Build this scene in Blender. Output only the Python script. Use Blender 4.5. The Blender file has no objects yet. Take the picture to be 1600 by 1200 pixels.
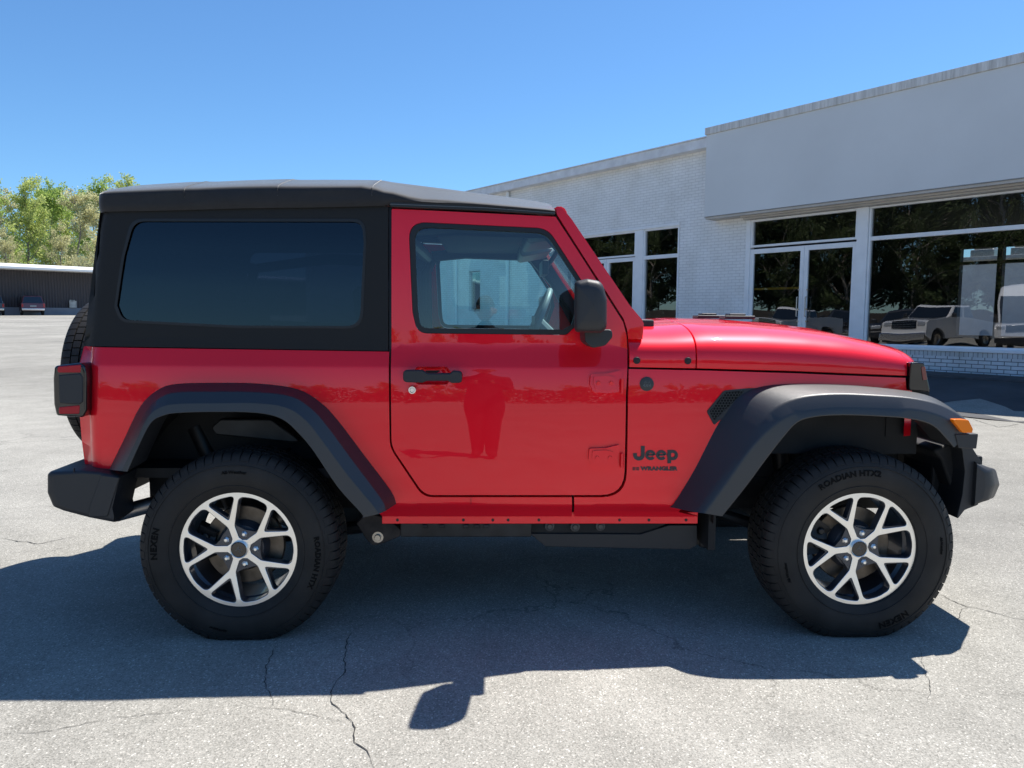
import bpy, bmesh, math, random
from mathutils import Vector, Matrix
R = math.radians
rnd = random.Random(7)
C = bpy.context.scene.collection
scene = bpy.context.scene

# ------------------------------------------------------------------ camera, sky, sun, exposure
CAM = Vector((-0.247, -3.80, 1.292)); YAW, PIT, ROL, F = 0.02806, 0.08872, 0.00737, 1174.0
cy, sy, cp, sp = math.cos(YAW), math.sin(YAW), math.cos(PIT), math.sin(PIT)
FW = Vector((sy*cp, cy*cp, -sp)); r0 = Vector((cy, -sy, 0)); u0 = r0.cross(FW)
RT = r0*math.cos(ROL) + u0*math.sin(ROL); UP = -r0*math.sin(ROL) + u0*math.cos(ROL)
cam = bpy.data.cameras.new('camera'); cam_o = bpy.data.objects.new('camera', cam); C.objects.link(cam_o)
cam.sensor_width = 36; cam.lens = 36*F/1600; cam.clip_end = 3000; cam.clip_start = 0.05
M = Matrix((RT, UP, -FW)).transposed().to_4x4(); M.translation = CAM; cam_o.matrix_world = M
scene.camera = cam_o

SUNV = Vector((.40, .355, 1.0)).normalized()                     # towards the sun
world = bpy.data.worlds.new('World'); scene.world = world; world.use_nodes = True
wt = world.node_tree; bg = wt.nodes['Background']
sky = wt.nodes.new('ShaderNodeTexSky'); sky.sky_type = 'NISHITA'; sky.sun_disc = False
sky.sun_elevation = math.asin(SUNV.z); sky.sun_rotation = math.atan2(SUNV.x, SUNV.y)
sky.air_density = 1.0; sky.dust_density = 0.3; sky.ozone_density = 2.2; sky.altitude = 200
tint = wt.nodes.new('ShaderNodeMix'); tint.data_type = 'RGBA'; tint.blend_type = 'MULTIPLY'; tint.inputs['Factor'].default_value = 1
tint.inputs[7].default_value = (.84, 1.27, 1.62, 1)               # a deep clear spring sky
wt.links.new(sky.outputs[0], tint.inputs[6]); wt.links.new(tint.outputs[2], bg.inputs[0]); bg.inputs[1].default_value = 0.064
sun = bpy.data.lights.new('sun', 'SUN'); sun.energy = 5.0; sun.angle = R(0.53); sun.color = (1, .955, .89)
sun_o = bpy.data.objects.new('sun', sun); C.objects.link(sun_o)
sun_o.rotation_euler = SUNV.to_track_quat('Z', 'Y').to_euler()
scene.view_settings.view_transform = 'Standard'; scene.view_settings.look = 'None'
scene.view_settings.gamma = 1; scene.view_settings.exposure = 0.66
scene.cycles.max_bounces = 10; scene.cycles.transparent_max_bounces = 16

# ------------------------------------------------------------------ helpers
def ray(x, y):
    return FW + RT*((x-800)/F) - UP*((y-600)/F)
def onY(x, y, Y):
    d = ray(x, y); return CAM + d*((Y-CAM.y)/d.y)
def onS(x, y, S):                                               # where the sight line meets a body surface
    q = onY(x, y, -.8)
    for _ in range(6): q = onY(x, y, S(q.x, q.z))
    return (q.x, q.z)
def lerp_tab(tab, v):
    if v <= tab[0][0]: return tab[0][1]
    for (a, b), (c, d) in zip(tab, tab[1:]):
        if v <= c: return b + (d-b)*(v-a)/(c-a)
    return tab[-1][1]
def mat(name, base=(.5, .5, .5), rough=.5, metal=0, spec=.5, coat=0, bump=0, bscale=200, vary=0, vscale=3, crough=.03, detail=4):
    m = bpy.data.materials.new(name); m.use_nodes = True; nt = m.node_tree; b = nt.nodes['Principled BSDF']
    b.inputs['Base Color'].default_value = (*base, 1); b.inputs['Roughness'].default_value = rough
    b.inputs['Metallic'].default_value = metal; b.inputs['Specular IOR Level'].default_value = spec
    b.inputs['Coat Weight'].default_value = coat; b.inputs['Coat Roughness'].default_value = crough
    tc = nt.nodes.new('ShaderNodeTexCoord')
    if vary:
        n = nt.nodes.new('ShaderNodeTexNoise'); n.inputs['Scale'].default_value = vscale; n.inputs['Detail'].default_value = 6
        nt.links.new(tc.outputs['Object'], n.inputs['Vector'])
        cr = nt.nodes.new('ShaderNodeValToRGB'); cr.color_ramp.elements[0].position = .3; cr.color_ramp.elements[1].position = .7
        cr.color_ramp.elements[0].color = (*[c*(1-vary) for c in base], 1); cr.color_ramp.elements[1].color = (*[min(1, c*(1+vary)) for c in base], 1)
        nt.links.new(n.outputs[0], cr.inputs[0]); nt.links.new(cr.outputs[0], b.inputs['Base Color'])
    if bump:
        n = nt.nodes.new('ShaderNodeTexNoise'); n.inputs['Scale'].default_value = bscale; n.inputs['Detail'].default_value = detail
        nt.links.new(tc.outputs['Object'], n.inputs['Vector'])
        bp = nt.nodes.new('ShaderNodeBump'); bp.inputs['Strength'].default_value = bump; bp.inputs['Distance'].default_value = .002
        nt.links.new(n.outputs[0], bp.inputs['Height']); nt.links.new(bp.outputs[0], b.inputs['Normal'])
    return m
def glassmat(name, tint, ior=1.5, rough=0, extra=0, refl=(1, 1, 1), mult=1.7):
    m = bpy.data.materials.new(name); m.use_nodes = True; nt = m.node_tree; nt.nodes.remove(nt.nodes['Principled BSDF'])
    t = nt.nodes.new('ShaderNodeBsdfTransparent'); t.inputs[0].default_value = (*tint, 1)
    g = nt.nodes.new('ShaderNodeBsdfGlossy'); g.inputs['Roughness'].default_value = rough; g.inputs[0].default_value = (*refl, 1)
    fr = nt.nodes.new('ShaderNodeFresnel'); fr.inputs[0].default_value = ior
    ma = nt.nodes.new('ShaderNodeMath'); ma.operation = 'MULTIPLY_ADD'; ma.inputs[1].default_value = mult; ma.inputs[2].default_value = extra; ma.use_clamp = True
    mx = nt.nodes.new('ShaderNodeMixShader')
    nt.links.new(fr.outputs[0], ma.inputs[0]); nt.links.new(ma.outputs[0], mx.inputs[0]); nt.links.new(t.outputs[0], mx.inputs[1]); nt.links.new(g.outputs[0], mx.inputs[2])
    nt.links.new(mx.outputs[0], nt.nodes['Material Output'].inputs[0]); return m

def finish(o, mats, parent=None, smooth=35, bevel=0, seg=2, solid=0, wn=True):
    me = o.data
    for m in (mats if isinstance(mats, (list, tuple)) else [mats]): me.materials.append(m)
    if smooth:
        for p in me.polygons: p.use_smooth = True
        me.set_sharp_from_angle(angle=R(smooth))
    if solid:
        s = o.modifiers.new('s', 'SOLIDIFY'); s.thickness = solid; s.offset = -1
    if bevel:
        b = o.modifiers.new('b', 'BEVEL'); b.width = bevel; b.segments = seg; b.limit_method = 'ANGLE'; b.angle_limit = R(40)
        if wn: w = o.modifiers.new('w', 'WEIGHTED_NORMAL'); w.keep_sharp = True
    if parent: o.parent = parent
    C.objects.link(o); return o
def mesh_obj(name, verts, faces, mats, parent=None, fm=None, recalc=False, **k):
    me = bpy.data.meshes.new(name); me.from_pydata([tuple(v) for v in verts], [], faces); me.update()
    if recalc:
        bm = bmesh.new(); bm.from_mesh(me); bmesh.ops.recalc_face_normals(bm, faces=bm.faces); bm.to_mesh(me); bm.free()
    o = bpy.data.objects.new(name, me)
    if fm:
        for p, i in zip(me.polygons, fm): p.material_index = i
    return finish(o, mats, parent, **k)
class MB:
    def __init__(s): s.v = []; s.f = []; s.m = []
    def add(s, vs, fs, mi=0):
        b = len(s.v); s.v += [tuple(v) for v in vs]; s.f += [tuple(i+b for i in f) for f in fs]; s.m += [mi]*len(fs)
    def box(s, a, b, mi=0, rot=None, piv=None):
        x0, y0, z0 = [min(p, q) for p, q in zip(a, b)]; x1, y1, z1 = [max(p, q) for p, q in zip(a, b)]
        vs = [Vector(p) for p in ((x0,y0,z0),(x1,y0,z0),(x1,y1,z0),(x0,y1,z0),(x0,y0,z1),(x1,y0,z1),(x1,y1,z1),(x0,y1,z1))]
        if rot is not None:
            pv = Vector(piv) if piv else (Vector(a)+Vector(b))/2
            vs = [rot @ (v-pv) + pv for v in vs]
        s.add(vs, [(0,3,2,1),(4,5,6,7),(0,1,5,4),(1,2,6,5),(2,3,7,6),(3,0,4,7)], mi)
    def tube(s, pts, r, n=10, mi=0, caps=True):
        pts = [Vector(p) for p in pts]; rs = r if isinstance(r, (list, tuple)) else [r]*len(pts)
        rings = []; prev = None
        for i, p in enumerate(pts):
            d = (pts[min(i+1, len(pts)-1)] - pts[max(i-1, 0)]).normalized()
            a = d.orthogonal().normalized() if prev is None else (prev - d*prev.dot(d)).normalized()
            prev = a; b = d.cross(a)
            rings.append([p + (a*math.cos(t*2*math.pi/n) + b*math.sin(t*2*math.pi/n))*rs[i] for t in range(n)])
        vs = [v for g in rings for v in g]; fs = []
        for i in range(len(pts)-1):
            for t in range(n):
                fs.append((i*n+t, i*n+(t+1) % n, (i+1)*n+(t+1) % n, (i+1)*n+t))
        if caps: fs.append(tuple(range(n))[::-1]); fs.append(tuple((len(pts)-1)*n+t for t in range(n)))
        s.add(vs, fs, mi)
    def lathe(s, prof, n=48, mi=0, ctr=(0, 0, 0), a0=0):        # prof: (radius, y) about the Y axis
        vs = []; fs = []; k = len(prof)
        for t in range(n):
            a = a0 + t*2*math.pi/n
            for r, y in prof: vs.append((ctr[0]+r*math.cos(a), ctr[1]+y, ctr[2]+r*math.sin(a)))
        for t in range(n):
            u = (t+1) % n
            for j in range(k-1): fs.append((t*k+j, u*k+j, u*k+j+1, t*k+j+1))
        s.add(vs, fs, mi)
    def prism(s, poly, y0, y1, mi=0):                           # poly in (x, z), extruded along y
        n = len(poly); vs = [(x, y0, z) for x, z in poly] + [(x, y1, z) for x, z in poly]
        fs = [tuple(range(n)), tuple(range(2*n-1, n-1, -1))] + [(i, i+n, (i+1) % n+n, (i+1) % n) for i in range(n)]
        s.add(vs, fs, mi)
    def grid(s, rows, mi=0, close=False):
        n = len(rows[0]); vs = [v for r in rows for v in r]; fs = []
        for i in range(len(rows)-1):
            for j in range(n-1+(1 if close else 0)):
                fs.append((i*n+j, i*n+(j+1) % n, (i+1)*n+(j+1) % n, (i+1)*n+j))
        s.add(vs, fs, mi)
    def obj(s, name, mats, parent=None, recalc=True, **k):
        return mesh_obj(name, s.v, s.f, mats, parent, fm=s.m, recalc=recalc, **k)
def thing(name, label, cat, loc=(0, 0, 0), rz=0, group=None):
    o = bpy.data.objects.new(name, None); C.objects.link(o); o.location = loc; o.rotation_euler = (0, 0, rz)
    o['label'] = label; o['category'] = cat
    if group: o['group'] = group
    return o
def rp(pts, n=6):                                               # round the corners given as (x, y, r)
    out = []; N = len(pts)
    for i, p in enumerate(pts):
        if len(p) < 3 or not p[2]: out.append((p[0], p[1])); continue
        P = Vector(p[:2]); A = Vector(pts[i-1][:2]); B = Vector(pts[(i+1) % N][:2])
        a = (A-P); b = (B-P); la, lb = a.length, b.length; a /= la; b /= lb
        ang = a.angle(b); d = min(p[2]/math.tan(ang/2), la*.49, lb*.49)
        s, e = P+a*d, P+b*d
        for k in range(n+1):
            t = k/n; q = s*(1-t)**2 + P*2*t*(1-t) + e*t*t; out.append((q.x, q.y))
    return out
def cat(pts, k=4):                                              # Catmull-Rom through points (any dimension)
    V = [Vector(p) for p in pts]; out = []
    for i in range(len(V)-1):
        p0, p1, p2, p3 = V[max(i-1, 0)], V[i], V[i+1], V[min(i+2, len(V)-1)]
        for j in range(k):
            t = j/k; out.append(.5*((2*p1)+(p2-p0)*t+(2*p0-5*p1+4*p2-p3)*t*t+(3*p1-p0-3*p2+p3)*t**3))
    out.append(V[-1]); return out
def panel(name, m, parent, outline, S, holes=(), th=.02, zs=(), xs=(), bevel=.003, seg=2, far=True, label=None, off=0, smooth=40):
    bm = bmesh.new()
    for loop in (outline, *holes):
        vs = [bm.verts.new((x, 0, z)) for x, z in loop]
        for i in range(len(vs)): bm.edges.new((vs[i-1], vs[i]))
    bmesh.ops.triangle_fill(bm, use_beauty=True, use_dissolve=False, edges=bm.edges[:])
    for z in zs: bmesh.ops.bisect_plane(bm, geom=bm.verts[:]+bm.edges[:]+bm.faces[:], plane_co=(0, 0, z), plane_no=(0, 0, 1), dist=1e-5)
    for x in xs: bmesh.ops.bisect_plane(bm, geom=bm.verts[:]+bm.edges[:]+bm.faces[:], plane_co=(x, 0, 0), plane_no=(1, 0, 0), dist=1e-5)
    bmesh.ops.remove_doubles(bm, verts=bm.verts[:], dist=1e-5)
    bm.normal_update()
    fl = [f for f in bm.faces if f.normal.y > 0]
    if fl: bmesh.ops.reverse_faces(bm, faces=fl)
    for v in bm.verts: v.co.y = S(v.co.x, v.co.z) - off
    out = []
    for sgn in ((1, -1) if far else (1,)):
        if sgn < 0:
            for v in bm.verts: v.co.y *= -1
            bmesh.ops.reverse_faces(bm, faces=bm.faces[:])
        me = bpy.data.meshes.new(name); bm.to_mesh(me); o = bpy.data.objects.new(name, me)
        finish(o, m, parent, smooth=smooth, bevel=bevel, seg=seg, solid=th)
        if label: o['label'] = label
        out.append(o)
    bm.free(); return out
def text_geo(s, size, depth, offset=0, res=3, align='CENTER', space=1):
    cu = bpy.data.curves.new('t', 'FONT'); cu.body = s; cu.size = size; cu.extrude = depth; cu.offset = offset; cu.resolution_u = res
    cu.align_x = align; cu.align_y = 'CENTER'; cu.space_character = space
    o = bpy.data.objects.new('t', cu); C.objects.link(o); bpy.context.view_layer.update()
    me = o.to_mesh(); vs = [v.co.copy() for v in me.vertices]; fs = [tuple(p.vertices) for p in me.polygons]
    o.to_mesh_clear(); bpy.data.objects.remove(o); bpy.data.curves.remove(cu); return vs, fs

# ------------------------------------------------------------------ materials
def paint_mat():
    m = mat('red_paint', (.95, .005, .020), .42, metal=.36, coat=1.0, crough=.012, spec=.12)
    nt = m.node_tree; b = nt.nodes['Principled BSDF']
    n = nt.nodes.new('ShaderNodeTexNoise'); n.inputs['Scale'].default_value = 2.2; n.inputs['Detail'].default_value = 1
    tc = nt.nodes['Texture Coordinate']; nt.links.new(tc.outputs['Object'], n.inputs['Vector'])
    bp = nt.nodes.new('ShaderNodeBump'); bp.inputs['Strength'].default_value = .25; bp.inputs['Distance'].default_value = .004
    nt.links.new(n.outputs[0], bp.inputs['Height']); nt.links.new(bp.outputs[0], b.inputs['Coat Normal']); return m
RED = paint_mat()
PLASTIC = mat('black_textured_plastic', (.022, .023, .026), .5, spec=.5, bump=.25, bscale=900)
FLARE = mat('grained_flare_plastic', (.022, .023, .026), .42, spec=.75, bump=.2, bscale=1200)
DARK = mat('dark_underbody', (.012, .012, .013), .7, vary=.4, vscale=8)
DARKM = mat('dark_frame_steel', (.02, .02, .021), .45, metal=.3, vary=.5, vscale=14)
FABRIC = mat('black_soft_top_fabric', (.020, .020, .022), .70, spec=.35, bump=.15, bscale=700, vary=.12, vscale=30)
FABRIC.node_tree.nodes['Principled BSDF'].inputs['Sheen Weight'].default_value = 1.0; FABRIC.node_tree.nodes['Principled BSDF'].inputs['Sheen Roughness'].default_value = .30
FABRICD = mat('black_side_fabric', (.016, .017, .018), .75, spec=.3, bump=.3, bscale=700)
RUBBER = mat('tyre_rubber', (.020, .018, .0165), .66, spec=.35, bump=.3, bscale=300, vary=.4, vscale=7)
LETTER = mat('tyre_lettering', (.003, .003, .0032), .7, spec=.15)
SEAL = mat('window_rubber_seal', (.010, .011, .013), .5)
ALLOY = mat('machined_alloy', (.93, .91, .87), .36, metal=1, bump=.06, bscale=80)
RIMP = mat('grey_wheel_paint', (.045, .051, .066), .3, metal=.2, coat=.4)
STEEL = mat('bare_steel', (.45, .42, .38), .35, metal=1, vary=.2, vscale=20)
ROTOR = mat('brake_rotor_steel', (.15, .125, .10), .45, metal=.8, vary=.3, vscale=25)
CHROME = mat('chrome', (.8, .8, .82), .12, metal=1)
EXH = mat('exhaust_steel', (.32, .31, .3), .4, metal=1, vary=.3, vscale=12)
VOID = mat('vent_void', (.002, .002, .002), .9)
BADGE = mat('grey_badge_print', (.035, .04, .042), .5)
BADGEL = mat('badge_relief', (.10, .11, .115), .4)
AMBER = mat('amber_lens', (1, .22, .0), .3, coat=.4, spec=.2)
REDLENS = mat('red_tail_lens', (.42, .0, .015), .2, coat=.25, spec=.3)
BLKGLOSS = mat('gloss_black', (.008, .008, .009), .12, coat=.6)
LENS = mat('headlight_lens', (.35, .37, .4), .1, metal=.6, coat=1)
SEAT = mat('seat_cloth', (.03, .03, .033), .8, vary=.2, vscale=20)
HEADL = mat('dark_headliner', (.02, .022, .025), .8)
DASH = mat('dash_plastic', (.03, .03, .033), .5)
GREYTRIM = mat('grey_interior_trim', (.25, .26, .27), .5)
GLASS = glassmat('door_glass', (.64, .92, .90), 1.5, 0, .02)
TINT = glassmat('tinted_vinyl', (.07, .085, .115), 1.5, .012, .0, (.75, .88, 1), 1.25)
WSGLASS = glassmat('windscreen_glass', (.8, .88, .86), 1.5)
MIRR = mat('mirror_glass', (.8, .82, .85), .02, metal=1)

# ------------------------------------------------------------------ ground
GK = [(-400, .018), (1.0, .018), (12, .09), (28, .40), (72, 1.16), (120, 1.5), (900, 2.2)]
BP = CAM + (FW+RT*((1600-800)/F)-UP*((590-600)/F))*1; _d = BP-CAM; BP = CAM + _d*(-CAM.z/_d.z)*.72
def gz(y, x=-500):                                              # ground height; it climbs gently to the showroom's wall
    d = (BP.x-x)*.809+(BP.y-y)*.588; f = max(0, min(1, 1-(d-.3)/3.4)) if x > -35 else 0
    if d < -1: f = 0
    f = f*f*(3-2*f); return max(lerp_tab(GK, y), .018+.343*f) if y < 30 else lerp_tab(GK, y)
def asphalt():
    m = mat('asphalt', (.3, .3, .3), .9, spec=.12); nt = m.node_tree; b = nt.nodes['Principled BSDF']; tc = nt.nodes['Texture Coordinate']
    L = nt.links.new
    def noise(sc, det=4, rgh=.6):
        n = nt.nodes.new('ShaderNodeTexNoise'); n.inputs['Scale'].default_value = sc; n.inputs['Detail'].default_value = det; n.inputs['Roughness'].default_value = rgh
        L(tc.outputs['Object'], n.inputs['Vector']); return n.outputs[0]
    def ramp(src, els):
        r = nt.nodes.new('ShaderNodeValToRGB'); cr = r.color_ramp
        while len(cr.elements) < len(els): cr.elements.new(.5)
        for e, (p, c) in zip(cr.elements, els): e.position = p; e.color = (*c, 1) if not isinstance(c, float) else (c, c, c, 1)
        L(src, r.inputs[0]); return r.outputs[0]
    def mix(a, bb, f, mode='MULTIPLY'):
        x = nt.nodes.new('ShaderNodeMix'); x.data_type = 'RGBA'; x.blend_type = mode
        if isinstance(f, float): x.inputs['Factor'].default_value = f
        else: L(f, x.inputs['Factor'])
        L(a, x.inputs[6]); L(bb, x.inputs[7]); return x.outputs[2]
    v = nt.nodes.new('ShaderNodeTexVoronoi'); v.inputs['Scale'].default_value = 210; L(tc.outputs['Object'], v.inputs['Vector'])
    stone = ramp(v.outputs['Color'], [(0, (.175, .168, .149)), (.35, (.278, .268, .238)), (.82, (.370, .355, .317)), (1, (.70, .67, .60))])
    v2 = nt.nodes.new('ShaderNodeTexVoronoi'); v2.inputs['Scale'].default_value = 85; L(tc.outputs['Object'], v2.inputs['Vector'])
    big = ramp(v2.outputs['Distance'], [(0, .42), (.10, .80), (.28, 1.02)])
    col = mix(stone, big, .75)
    col = mix(col, ramp(noise(.35, 6), [(.3, .82), (.7, 1.1)]), 1.0)
    col = mix(col, ramp(noise(3.0, 5), [(.3, .88), (.7, 1.08)]), 1.0)
    col = mix(col, ramp(noise(.12, 3), [(.40, .86), (.60, 1.04)]), 1.0)
    st_ = ramp(noise(1.6, 3, .5), [(.66, 1.0), (.74, .72)]); col = mix(col, st_, .6)
    # fine cracking
    w = nt.nodes.new('ShaderNodeTexVoronoi'); w.feature = 'DISTANCE_TO_EDGE'; w.inputs['Scale'].default_value = .75
    nn = nt.nodes.new('ShaderNodeTexNoise'); nn.inputs['Scale'].default_value = 2.5; nn.inputs['Detail'].default_value = 8; nn.inputs['Roughness'].default_value = .65; L(tc.outputs['Object'], nn.inputs['Vector'])
    vm = nt.nodes.new('ShaderNodeMix'); vm.data_type = 'RGBA'; vm.blend_type = 'ADD'; vm.inputs['Factor'].default_value = .55
    L(tc.outputs['Object'], vm.inputs[6]); L(nn.outputs['Color'], vm.inputs[7]); L(vm.outputs[2], w.inputs['Vector'])
    ck = ramp(w.outputs['Distance'], [(0, .30), (.0022, .45), (.006, 1.0)])
    msk = ramp(noise(.5, 2), [(.50, 0.0), (.62, .65)])
    col = mix(col, ck, msk)
    L(col, b.inputs['Base Color'])
    bp = nt.nodes.new('ShaderNodeBump'); bp.inputs['Strength'].default_value = .32; bp.inputs['Distance'].default_value = .004
    L(v.outputs['Distance'], bp.inputs['Height']); L(bp.outputs[0], b.inputs['Normal']); return m
ASPH = asphalt()
xs = [-900, -300, -120, -60, -45]+[-36+1.0*i for i in range(55)]+[22, 30, 60, 120, 300, 900]; ys = [-900, -300, -60, -20]+[-8+1.0*i for i in range(42)]+[38, 45, 58, 72, 120, 300, 900]
g = MB(); g.grid([[(x, y, gz(y, x)) for x in xs] for y in ys]); go = g.obj('ground', ASPH, smooth=60); go['kind'] = 'structure'
if go.data.polygons[0].normal.z < 0:
    go.data.flip_normals()
CRACKM = mat('crack_dark', (.035, .034, .032), .95)  # one even dark tone for the crack ribbons
def onG(x, y, z=0.018, follow=False):
    d = ray(x, y); p = CAM + d*((z-CAM.z)/d.z)
    if follow:
        for _ in range(8): z = gz(p.y, p.x); p = CAM + d*((z-CAM.z)/d.z)
    return p
def crack(px, w, mb):
    P = [onG(*q, follow=True) for q in px]; pts = []
    for a, b in zip(P, P[1:]):
        n = max(2, int((b-a).length/.018))
        for k in range(n): pts.append(a.lerp(b, k/n))
    pts.append(P[-1]); rows = []; wob = 0
    for i, p in enumerate(pts):
        d = (pts[min(i+1, len(pts)-1)]-pts[max(i-1, 0)]).normalized(); nrm = Vector((-d.y, d.x, 0))
        wob = wob*.8 + rnd.uniform(-1, 1)*.006
        ww = w*rnd.uniform(.35, 1.2)*min(1, (i+1)/6, (len(pts)-i)/8)
        c = p + nrm*wob; rows.append([(c.x-nrm.x*ww/2, c.y-nrm.y*ww/2, c.z+.0025), (c.x+nrm.x*ww/2, c.y+nrm.y*ww/2, c.z+.0025)])
    mb.grid(rows)
ck = MB()
for px, w in ((((1462, 926), (1490, 938), (1512, 948), (1545, 955), (1580, 965), (1640, 975)), .005), (((1512, 948), (1498, 958), (1494, 975)), .003),
              (((556, 985), (543, 1010), (540, 1040), (527, 1070), (522, 1100), (535, 1108), (553, 1128), (556, 1160), (575, 1180), (592, 1205)), .0042),
              (((432, 1005), (415, 1040), (413, 1070), (428, 1100), (425, 1108)), .003), (((540, 1130), (430, 1108), (380, 1103)), .002),
              (((0, 1150), (90, 1140), (180, 1122), (260, 1112), (330, 1105)), .002), (((1440, 1010), (1450, 1060), (1455, 1100)), .002), (((1000, 880), (880, 868), (760, 880)), .002), (((120, 838), (60, 850), (0, 842)), .006),
              (((0, 560), (60, 556), (110, 562)), .012), (((1520, 655), (1560, 668), (1600, 662)), .01)):
    crack(px, w, ck)
co = ck.obj('pavement_cracks', CRACKM, recalc=False, smooth=0); co['kind'] = 'structure'

# ------------------------------------------------------------------ showroom building (local x along the wall, y into the building)
def brick_mat(name, c1, c2, mortar, rowh=.0675, bw=.2, bump=.6, msize=.008, dirt=.25, vertical=False):
    m = mat(name, c1, .62, spec=.3); nt = m.node_tree; b = nt.nodes['Principled BSDF']; L = nt.links.new; tc = nt.nodes['Texture Coordinate']
    sx = nt.nodes.new('ShaderNodeSeparateXYZ'); cx = nt.nodes.new('ShaderNodeCombineXYZ'); L(tc.outputs['Object'], sx.inputs[0])
    ad = nt.nodes.new('ShaderNodeMath'); L(sx.outputs['X'], ad.inputs[0]); L(sx.outputs['Y'], ad.inputs[1])
    L(ad.outputs[0], cx.inputs[0]); L(sx.outputs['Z'], cx.inputs[1])
    br = nt.nodes.new('ShaderNodeTexBrick'); br.inputs['Scale'].default_value = 1; br.inputs['Brick Width'].default_value = bw; br.inputs['Row Height'].default_value = rowh
    br.inputs['Mortar Size'].default_value = msize; br.inputs['Mortar Smooth'].default_value = .4; br.inputs['Bias'].default_value = -.2
    br.inputs['Color1'].default_value = (*c1, 1); br.inputs['Color2'].default_value = (*c2, 1); br.inputs['Mortar'].default_value = (*mortar, 1)
    L(cx.outputs[0], br.inputs['Vector'])
    n = nt.nodes.new('ShaderNodeTexNoise'); n.inputs['Scale'].default_value = 1.1; n.inputs['Detail'].default_value = 8; n.inputs['Roughness'].default_value = .7; L(tc.outputs['Object'], n.inputs['Vector'])
    r = nt.nodes.new('ShaderNodeValToRGB'); r.color_ramp.elements[0].position = .35; r.color_ramp.elements[0].color = (1-dirt, 1-dirt*1.05, 1-dirt*1.2, 1); r.color_ramp.elements[1].position = .6
    r.color_ramp.elements[1].color = (1, 1, 1, 1); L(n.outputs[0], r.inputs[0])
    x = nt.nodes.new('ShaderNodeMix'); x.data_type = 'RGBA'; x.blend_type = 'MULTIPLY'; x.inputs['Factor'].default_value = 1
    L(br.outputs['Color'], x.inputs[6]); L(r.outputs[0], x.inputs[7])
    n2 = nt.nodes.new('ShaderNodeTexNoise'); n2.inputs['Scale'].default_value = 9; n2.inputs['Detail'].default_value = 10; n2.inputs['Roughness'].default_value = .8; L(tc.outputs['Object'], n2.inputs['Vector'])
    r2 = nt.nodes.new('ShaderNodeValToRGB'); r2.color_ramp.elements[0].position = .60; r2.color_ramp.elements[0].color = (1, 1, 1, 1); r2.color_ramp.elements[1].position = .72; r2.color_ramp.elements[1].color = (.62, .60, .56, 1); L(n2.outputs[0], r2.inputs[0])
    x2 = nt.nodes.new('ShaderNodeMix'); x2.data_type = 'RGBA'; x2.blend_type = 'MULTIPLY'; x2.inputs['Factor'].default_value = .8; L(x.outputs[2], x2.inputs[6]); L(r2.outputs[0], x2.inputs[7]); L(x2.outputs[2], b.inputs['Base Color'])
    bp = nt.nodes.new('ShaderNodeBump'); bp.inputs['Strength'].default_value = bump; bp.inputs['Distance'].default_value = .006; bp.invert = True
    L(br.outputs['Fac'], bp.inputs['Height']); L(bp.outputs[0], b.inputs['Normal']); return m
BRICK = brick_mat('white_painted_brick', (.88, .89, .89), (.84, .85, .855), (.68, .69, .70), dirt=.14)
SOLD = brick_mat('white_painted_rowlock', (.74, .76, .78), (.66, .68, .71), (.25, .26, .27), rowh=1.0, bw=.075, msize=.006, dirt=.35)
BRICKLOW = brick_mat('weathered_white_brick', (.80, .82, .85), (.74, .76, .79), (.2, .21, .22), dirt=.25)
FASC = mat('grey_fascia_panel', (.66, .68, .685), .6, vary=.05, vscale=.7)
def coping_mat():
    m = mat('streaked_coping', (.62, .62, .60), .6); nt = m.node_tree; b = nt.nodes['Principled BSDF']; L = nt.links.new; tc = nt.nodes['Texture Coordinate']
    mp = nt.nodes.new('ShaderNodeMapping'); mp.inputs['Scale'].default_value = (6, 6, .5); L(tc.outputs['Object'], mp.inputs[0])
    n = nt.nodes.new('ShaderNodeTexNoise'); n.inputs['Scale'].default_value = 1.5; n.inputs['Detail'].default_value = 8; n.inputs['Roughness'].default_value = .75; L(mp.outputs[0], n.inputs['Vector'])
    r = nt.nodes.new('ShaderNodeValToRGB'); r.color_ramp.elements[0].position = .36; r.color_ramp.elements[0].color = (.45, .44, .42, 1); r.color_ramp.elements[1].position = .62; r.color_ramp.elements[1].color = (.76, .76, .74, 1)
    L(n.outputs[0], r.inputs[0]); L(r.outputs[0], b.inputs['Base Color']); return m
COP = coping_mat()
WTRIM = mat('white_painted_frame', (.84, .86, .88), .45, vary=.05, vscale=4)
CONC = mat('painted_concrete', (.42, .41, .39), .8, vary=.2, vscale=3)
SHOPGLASS = glassmat('shop_glass', (.52, .56, .57), 1.5, 0, .01, (1, 1, 1), 2.9)
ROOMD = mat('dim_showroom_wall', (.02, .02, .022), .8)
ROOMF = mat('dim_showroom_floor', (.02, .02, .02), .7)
YEL = mat('yellow_tape', (.7, .42, .03), .5)
_nt = SHOPGLASS.node_tree; _g = [n for n in _nt.nodes if n.type == 'BSDF_GLOSSY'][0]; _b = _nt.nodes.new('ShaderNodeBump'); _n = _nt.nodes.new('ShaderNodeTexNoise'); _t = _nt.nodes.new('ShaderNodeTexCoord')
_n.inputs['Scale'].default_value = .9; _n.inputs['Detail'].default_value = 1; _b.inputs['Strength'].default_value = .5; _b.inputs['Distance'].default_value = .012
_nt.links.new(_t.outputs['Object'], _n.inputs['Vector']); _nt.links.new(_n.outputs[0], _b.inputs['Height']); _nt.links.new(_b.outputs[0], _g.inputs['Normal'])
B0 = BP.copy(); ba = R(36)
bld = thing('showroom_building', 'long white painted brick showroom with grey fascia and glass front behind the red car', 'building', (B0.x, B0.y, 0), -R(90-36))
GB = .36
w = MB()
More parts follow.
